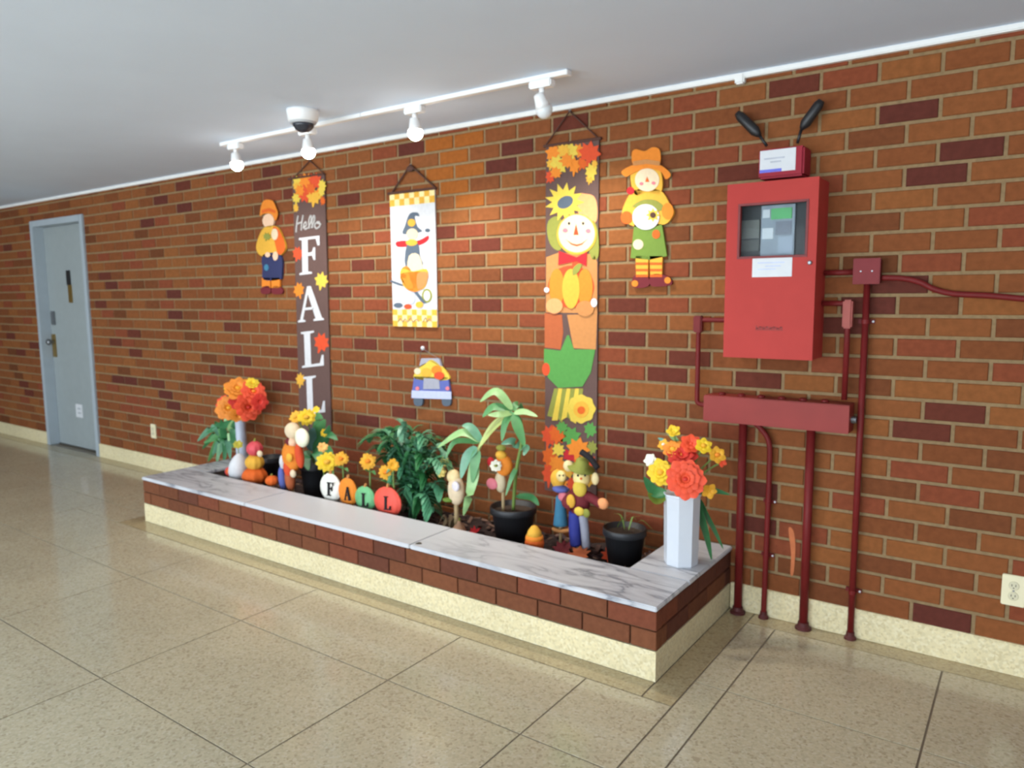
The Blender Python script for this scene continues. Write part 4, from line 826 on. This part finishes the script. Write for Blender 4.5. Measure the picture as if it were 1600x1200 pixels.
# ---- silk sunflower plant in the tall pot
sfp = thing('sunflower_plant', (pS.x, -.27, .40), 'silk sunflower plant with green leaves below the FALL banner', 'plant')
SB = (pS.x, -.27, .395)
for x, y, r, tl in [(479, 652, 15, (0, 0, .1)), (462, 652, 11, (-.5, 0, .1))]: fpx(x, y, -.28, r, 11, m_fg if r < 13 else m_fy, sfp, 2, c('gold'), tl, .3, .3, stem_to=SB, lift=.1)
fpx(507, 676, -.27, 7, 7, m_fy, sfp, 2, None, (.2, 0, 0), stem_to=SB); fpx(494, 640, -.27, 6, 7, m_fy, sfp, 1, None, (.1, 0, .6), stem_to=SB)
for pts, wd, m in [([(488, 700, -.27), (497, 675, -.27), (508, 655, -.27)], 9, m_leafA), ([(488, 700, -.27), (498, 662, -.27), (496, 644, -.27)], 8, m_leafA), ([(488, 705, -.27), (510, 680, -.26), (528, 688, -.25)], 7, m_leafB), ([(488, 705, -.27), (486, 685, -.3), (490, 668, -.33)], 9, M('leaf_grey_teal', (96, 138, 134), .5, .1), ), ([(488, 705, -.27), (505, 690, -.27), (515, 664, -.26)], 8, m_leafB), ([(488, 710, -.29), (478, 715, -.33), (482, 735, -.37)], 9, m_leafB), ([(488, 710, -.29), (495, 708, -.34), (500, 725, -.37)], 9, m_leafB), ([(488, 708, -.29), (508, 702, -.3), (520, 712, -.32)], 8, m_leafB)]: lpx('leaf', pts, wd, m, sfp)
# ---- four letter pumpkins on stakes
YQ = -.45
m_letter = M('letter_dark', (54, 44, 44), .6)
for x, y, rx, ry, col, ch, lab in [(517, 762, 16, 23, M('paint_offwhite', (232, 228, 216), .6), 'F', 'white pumpkin sign with a dark letter F'), (544, 769, 14, 23, c('orange'), 'A', 'orange pumpkin sign with a dark letter A'), (571, 779, 15, 20, M('paint_sage', (104, 172, 116), .6), 'L', 'sage green pumpkin sign with a dark letter L'), (606, 784, 20, 24, M('paint_coral', (226, 80, 62), .6), 'L', 'coral red pumpkin sign with a dark letter L')]:
    P = px(x, y, YQ); k = mpp(P)
    t = thing('letter_pumpkin', (P.x, YQ, ZS), lab, 'pumpkin sign', 'row of letter pumpkins')
    kx = k*1.42
    MB().ell(P, (rx*kx, .028, ry*k), 40, 10, .035, 9).build('pumpkin', col, t, True)
    MB().tube([P+Vector((0, 0, ry*k*.95)), P+Vector((.006, 0, ry*k*1.2))], [.009, .006], 8).build('stalk', c('tan'), t)
    hw, hh = 5, 10.5
    letter(t, ch, ((x-hw-2, y-hh+2), (x+hw-2, y-hh+3), (x-hw-2, y+hh+2)), 0, 'black', YQ-.0335, .006)
    MB().tube([(P.x, YQ+.004, ZS-.01), (P.x, YQ+.004, P.z)], .006, 8).build('stake', m_stick, t)
# ---- four sunflower picks
for x, y, r, Y, mt, lab in [(511, 722, 17, -.40, m_fy, 'large bright yellow flower pick behind the white F pumpkin'), (533, 717, 12, -.41, m_fg, 'golden flower pick above the orange A pumpkin'), (575, 721, 13.5, -.42, m_fg, 'tall golden sunflower pick above the sage green pumpkin'), (603, 738, 12.5, -.42, m_fg, 'low golden sunflower pick above the coral red pumpkin')]:
    P = px(x, y, Y); k = mpp(P); t = thing('flower_pick', (P.x, Y, ZS), lab, 'flower', 'golden flower picks')
    bloom('flower', P, VIEW(P)+Vector((0, 0, .05)), r*k, 12, mt, t, 2, c('gold') if mt == m_fy else c('orange'), .32, .3, .08)
    MB().tube([(P.x, Y+.01, ZS-.01), P+Vector((0, .012, 0))], .005, 6).build('stem', m_stem, t)
    for sgn in (-1, 1): MB().leaf([P+Vector((0, .008, -.06)), P+Vector((sgn*.03, .0, -.05)), P+Vector((sgn*.065, -.01, -.065))], .014).build('leaf', m_leafA, t, True)
P = px(504, 699, -.39); t = thing('flower_pick', (P.x, -.39, ZS), 'small pale orange bud pick above the yellow flower', 'flower', 'golden flower picks'); bloom('flower', P, VIEW(P)+Vector((0, 0, .4)), .034, 7, M('petal_pale_orange', (232, 176, 96), .6), t, 2); MB().tube([(P.x, -.385, ZS-.01), P], .004, 6).build('stem', m_stem, t)
P = px(614, 727, -.43); t = thing('flower_pick', (P.x, -.43, ZS), 'half-hidden golden flower pick against the fern leaves', 'flower', 'golden flower picks'); bloom('flower', P, VIEW(P)+Vector((.5, 0, .4)), .036, 8, m_fg, t, 2); MB().tube([(P.x, -.425, ZS-.01), P], .004, 6).build('stem', m_stem, t)
# ---- bushy palm
PB_ = px(645, 815, -.30); PB_ = Vector((PB_.x, -.30, ZS))
pm = thing('bushy_palm', tuple(PB_), 'bushy dark green palm with arching fronds in the middle of the planter', 'plant')
m_palm = [m_leafB, M('palm_green', (84, 148, 108), .42, .16, 30), M('palm_deep', (48, 112, 60), .45, .16, 30), m_leafD]
random.seed(21)
tips = [(578, 684), (592, 676), (612, 672), (628, 668), (645, 676), (662, 684), (680, 690), (692, 704), (588, 700), (600, 715), (615, 735), (625, 760), (640, 780), (658, 790), (672, 770), (684, 745), (690, 725), (660, 715), (640, 705), (622, 700), (675, 795), (635, 800), (650, 745), (700, 720), (606, 690), (668, 705), (630, 725), (655, 765), (598, 680), (620, 682), (640, 690), (655, 695), (672, 715), (610, 705), (645, 730), (665, 745), (632, 770), (678, 780), (690, 765), (618, 718)]
for i, (tx, ty) in enumerate(tips):
    Yt = -.28+random.uniform(-.12, .12); T = px(tx, ty, Yt)
    top = max(T.z+.04, .44); mid = PB_.lerp(T, .45); mid.z = max(mid.z, top*.86)
    path = curve([PB_+Vector((random.uniform(-.02, .02), random.uniform(-.02, .02), 0)), Vector((PB_.x*.6+mid.x*.4, PB_.y*.6+mid.y*.4, mid.z*.75)), mid.lerp(T, .45)+Vector((0, 0, .03)), T], 6)
    m = MB(); m.tube(path, [.004]*len(path), 5); n = len(path)
    for k in range(5, n):
        t_ = (path[k]-path[k-1]).normalized(); sd = t_.cross(Vector((0, 0, 1))); sd = sd.normalized() if sd.length > .05 else Vector((1, 0, 0))
        for sg in (-1, 1):
            ln = .085*(1-.3*abs(k/n-.5)); b0 = path[k]; tip = b0+sd*sg*ln*.75+t_*ln*.75+Vector((0, 0, -.025))
            m.leaf([b0, b0.lerp(tip, .5)+Vector((0, 0, .012)), tip], .0125, .15, seg=2)
    m.leaf([path[-2], path[-1], path[-1]+(path[-1]-path[-2])*2], .012, seg=2)
    m.build('frond', m_palm[i % 4] if ty < 715 else m_palm[(i % 2)+1], pm, True)
# ---- pale gourd figure right of the palm
pf = thing('cream_figure', (px(712, 760, -.34).x, -.34, ZS), 'pale cream figurine with yellow petals between the palm and the broad-leaf plant', 'figurine')
epx('body', 713, 766, 13.5, 24, -.34, M('paint_buff', (228, 204, 168), .6), pf); epx('head', 709, 745, 11, 12, -.34, M('paint_wheat', (232, 206, 150), .6), pf); epx('face', 712, 760, 6, 8, -.375, M('paint_lilac_white', (226, 216, 220), .6), pf, .4); epx('foot', 700, 781, 9, 3.5, -.36, M('paint_moss', (160, 170, 120), .6), pf)
fpx(694, 722, -.33, 8, 6, M('petal_soft_yellow', (226, 200, 110), .6), pf, 2); fpx(689, 738, -.34, 9, 6, M('petal_soft_yellow', None), pf, 2)
MB().tube([(px(712, 760, -.34).x, -.34, ZS-.01), px(713, 770, -.34)], .012, 8).build('stake', m_stick, pf)
Pk = px(717, 806, -.36); sg_ = thing('beige_gourd', (Pk.x, -.36, ZS), 'small beige gourd lying on the mulch below the palm', 'gourd'); MB().lathe([(.01, 0), (.034, .012), (.040, .04), (.028, .07), (.012, .085), (.006, .10)], (Pk.x, -.36, ZS-.002), 18).build('body', M('gourd_beige', (196, 150, 116), .6), sg_, True); MB().tube([(Pk.x, -.36, ZS+.095), (Pk.x+.006, -.36, ZS+.112)], .004, 8).build('stalk', c('olive'), sg_)
Pd = px(704, 806, -.30); dc = thing('dry_grass_clump', (Pd.x, -.30, ZS), 'dry tan grass clump on the mulch right of the palm', 'plant')
for k_ in range(16):
    a_ = k_*2.4; q_ = Vector((Pd.x, -.30, ZS)); e_ = Vector((math.cos(a_), math.sin(a_)*.7, 0))*random.uniform(.05, .10)
    MB().leaf([q_, q_+e_*.45+Vector((0, 0, random.uniform(.06, .10))), q_+e_+Vector((0, 0, random.uniform(.02, .07)))], .008, seg=3).build('blade', M('dry_blade', (168, 142, 108), .8, .15), dc)
# ---- broad-leaf plant (arching cane)
dp = thing('broad_leaf_plant', (potM.x, -.23, .345), 'arching broad-leaf plant with long pale green leaves growing from the wide black pot', 'plant')
cane = curve([Vector((potM.x, -.23, .34)), px(806, 740, -.26), px(815, 690, -.27), px(812, 655, -.28), px(797, 645, -.29)], 6)
MB().tube(cane, [.009]*len(cane), 8).build('cane', m_stem, dp, True)
arm = curve([px(797, 645, -.29), px(775, 662, -.32), px(755, 688, -.34), px(742, 715, -.35)], 6)
MB().tube(arm, [.012, .011]+[.009]*(len(arm)-2), 8).build('cane', M('cane_pale', (168, 176, 104), .5, .1), dp, True)
for pts, wd, m in [([(800, 640, -.29), (775, 612, -.31), (750, 628, -.33)], 7, m_leafC), ([(800, 643, -.29), (772, 636, -.33), (754, 652, -.36)], 7, m_leafA), ([(800, 645, -.29), (780, 648, -.36), (762, 648, -.39)], 6, m_leafC),
                   ([(803, 645, -.29), (820, 644, -.29), (840, 651, -.30)], 5.5, m_leafC), ([(803, 648, -.30), (810, 670, -.32), (820, 698, -.33)], 8, m_leafA), ([(801, 642, -.27), (808, 632, -.24), (818, 640, -.2)], 6, m_leafA),
                   ([(752, 690, -.34), (735, 668, -.35), (722, 665, -.36)], 7, m_leafD), ([(752, 690, -.34), (722, 676, -.37), (683, 700, -.40)], 7, m_leafC), ([(750, 692, -.34), (712, 690, -.38), (697, 715, -.40)], 5, m_leafA),
                   ([(746, 700, -.35), (730, 715, -.37), (720, 748, -.39)], 9, m_leafD), ([(746, 702, -.35), (742, 725, -.37), (738, 757, -.38)], 8, m_leafA), ([(742, 715, -.35), (738, 755, -.38), (724, 806, -.40)], 9, m_leafC), ([(795, 648, -.30), (770, 668, -.33), (748, 700, -.36)], 7, M('leaf_yellow_green', (176, 188, 110), .42, .12)),
                   ([(812, 700, -.26), (800, 690, -.3), (783, 694, -.33)], 7, m_leafD), ([(812, 702, -.26), (822, 700, -.3), (818, 712, -.34)], 6, m_leafD), ([(808, 730, -.26), (800, 745, -.29), (790, 775, -.32)], 4, m_leafA), ([(804, 645, -.29), (790, 660, -.33), (784, 690, -.36)], 6, m_leafA), ([(806, 775, -.22), (830, 778, -.25), (842, 790, -.27)], 6, m_leafB)]:
    lpx('leaf', pts, wd, m, dp)
# ---- orange pumpkin pick with flower
YK = -.27
pk = thing('pumpkin_pick', (px(784, 726, YK).x, YK, .34), 'orange pumpkin pick with a white flower and pink bow stuck in the wide black pot', 'figurine')
epx('pumpkin', 787, 727, 14, 17, YK, c('orange'), pk, .6); epx('yellow_crown', 783, 711, 9, 7, YK-.01, c('gold'), pk); fpx(775, 728, YK-.055, 10, 8, m_fw, pk, 2, c('olive'), lift=.1); epx('red_berry', 767, 722, 6, 8, YK-.03, c('crimson'), pk); epx('pink_bow', 769, 756, 9, 9, YK-.02, c('pink'), pk, .4); epx('beige_body', 782, 753, 9, 17, YK, M('paint_sand', (204, 186, 150), .6), pk); epx('green_top', 783, 700, 8, 5, YK, c('olive'), pk)
Pk = px(784, 740, YK); MB().tube([(Pk.x, YK+.01, .335), (Pk.x, YK+.01, Pk.z)], .008, 8).build('stick', m_stick, pk)
# ---- candy-corn shaped figure
Pc = px(835, 840, -.42)
cc = thing('orange_cone_figure', (Pc.x, -.42, ZS), 'little orange and yellow cone figure just behind the coping', 'figurine')
k = mpp(Pc); MB().lathe([(.012, -22*k), (14*k, -20*k), (15.5*k, -8*k), (13*k, 3*k)], Pc, 18).build('orange_base', c('dorange'), cc, True); MB().lathe([(13*k, 3*k), (10*k, 11*k), (5*k, 18*k), (1*k, 20*k)], Pc, 18).build('yellow_tip', c('gold'), cc, True); MB().lathe([(14.2*k, -3*k), (14.4*k, 0), (13*k, 4*k), (12*k, 4*k)], Pc, 18).build('band', c('orange'), cc, True)
MB().tube([(Pc.x, -.42, ZS-.005), (Pc.x, -.42, Pc.z-20*k)], .02, 10).build('stand', c('dorange'), cc)
# ---- two scarecrow dolls
YD = -.24
d1 = thing('scarecrow_doll', (px(903, 800, YD).x, YD, ZS), 'scarecrow doll in burgundy shirt and navy trousers with straw hat', 'doll')
def limb(name, pts, rpx, mat, par):
    P = [px(x, y, Y) for x, y, Y in pts]; k = mpp(P[0]); MB().tube(curve(P, 5), [r*k for r in ([rpx[0]+(rpx[1]-rpx[0])*i/(5*(len(P)-1)) for i in range(5*(len(P)-1)+1)])], 12).build(name, mat, par, True)
epx('body', 905, 783, 17, 26, YD, c('maroon'), d1); epx('head', 909, 746, 14, 15, YD, M('doll_face', (246, 212, 140), .6), d1, .9); epx('straw_beard', 906, 763, 11, 14, YD-.02, c('yellow'), d1, .7); epx('hair', 888, 728, 8, 9, YD-.01, M('doll_straw', (226, 204, 150), .7), d1); epx('hair', 930, 748, 6, 10, YD-.01, M('doll_straw', None), d1)
for ex in (903, 914): epx('eye', ex, 743, 1.6, 2, YD-.056, c('black'), d1)
epx('nose', 908, 748, 2, 2, YD-.06, c('dorange'), d1)
hat = MB().lathe([(.062, 0), (.066, .004), (.034, .012), (.030, .045), (.018, .055)], px(908, 733, YD), 20, (.25, -.1, 1)).build('straw_hat', c('olive'), d1, True)
limb('hat_ribbon', [(908, 706, YD-.02), (922, 716, YD-.02), (934, 732, YD-.02)], (5, 4.5), c('black'), d1)
limb('sleeve', [(896, 772, YD), (884, 785, YD-.02), (893, 792, YD-.04)], (8, 6), c('maroon'), d1); limb('sleeve', [(918, 775, YD), (930, 782, YD-.02), (940, 790, YD-.03)], (8, 6), c('maroon'), d1)
epx('hand', 942, 787, 9, 9, YD-.03, c('peach'), d1); epx('patch', 905, 799, 8, 7, YD-.06, c('yellow'), d1, .5); epx('patch', 916, 802, 6, 7, YD-.055, c('olive'), d1, .5); epx('patch', 892, 783, 7, 11, YD-.045, c('gold'), d1, .5)
limb('trouser_leg', [(899, 800, YD), (898, 825, YD), (900, 852, YD)], (10, 9), M('doll_navy', (46, 54, 140), .7), d1); limb('trouser_leg', [(911, 805, YD), (914, 830, YD), (916, 856, YD)], (7, 6.5), c('grey'), d1)
Pz = px(903, 850, YD); MB().tube([(Pz.x, YD, ZS-.01), (Pz.x, YD, Pz.z)], .008, 8).build('stake', m_stick, d1)
YE = -.20
d2 = thing('scarecrow_doll', (px(875, 790, YE).x, YE, ZS), 'smaller scarecrow doll in teal dress and blue cap at left of the navy one', 'doll')
epx('hair', 872, 748, 12, 15, YE, c('gold'), d2, .8); epx('face', 877, 744, 8, 9, YE-.03, M('doll_face', None), d2, .6); [epx('eye', ex, 743, 1.2, 1.6, YE-.052, c('black'), d2) for ex in (874, 880)]; epx('cap', 876, 764, 13, 6, YE-.01, c('blue'), d2, .8); epx('pink_collar', 880, 776, 8, 8, YE-.02, c('pink'), d2); limb('dress', [(876, 775, YE), (876, 800, YE), (876, 820, YE)], (7, 12), c('teal'), d2); epx('hand', 894, 826, 6, 7, YE-.03, c('peach'), d2); limb('hem', [(864, 826, YE-.01), (876, 830, YE-.02), (890, 828, YE-.02)], (3, 3), c('tan'), d2)
Pz = px(876, 818, YE); MB().tube([(Pz.x, YE, ZS-.01), (Pz.x, YE, Pz.z)], .008, 8).build('stake', m_stick, d2)
# ---- fallen leaves and small red and orange things on the mulch
for x, y, rr, col, lab in [(742, 832, .03, 'crimson', 'red fallen leaf on the mulch left of the wide black pot'), (880, 858, .05, 'maroon', 'dark red fallen leaf at the feet of the dolls'), (905, 868, .05, 'sienna', 'rust brown fallen leaf in front of the dolls'), (955, 868, .045, 'red', 'orange-red fallen leaf against the right black pot'), (655, 822, .03, 'dorange', 'orange fallen leaf beneath the palm')]:
    P = pz(x, y, ZS+.03); P.y = max(P.y, IY0+.06); n = 17; a0 = random.uniform(0, 6)
    lf = maple(0, 0, 1, a0); mm = MB(); tz = random.uniform(.02, .05)
    top_ = [(P.x+u*rr, P.y+v*rr*.8, ZS+.03+v*rr*.5+abs(u)*tz*.4) for u, v in lf]; bot = [(a, b_, z_-.002) for a, b_, z_ in top_]
    mm.add(top_+bot, [tuple(range(n)), tuple(range(2*n-1, n-1, -1))]+[((i+1) % n, i, n+i, n+(i+1) % n) for i in range(n)])
    lo = thing('fallen_leaf', (P.x, P.y, ZS+.01), lab, 'leaf'); mm.build('blade', c(col), lo); MB().tube([(P.x, P.y, ZS+.03), (P.x+.02, P.y+.03, ZS+.015)], .0015, 5).build('leaf_stalk', c('brown2'), lo)
for o in bpy.data.objects:
    if '_o' in o: del o['_o']
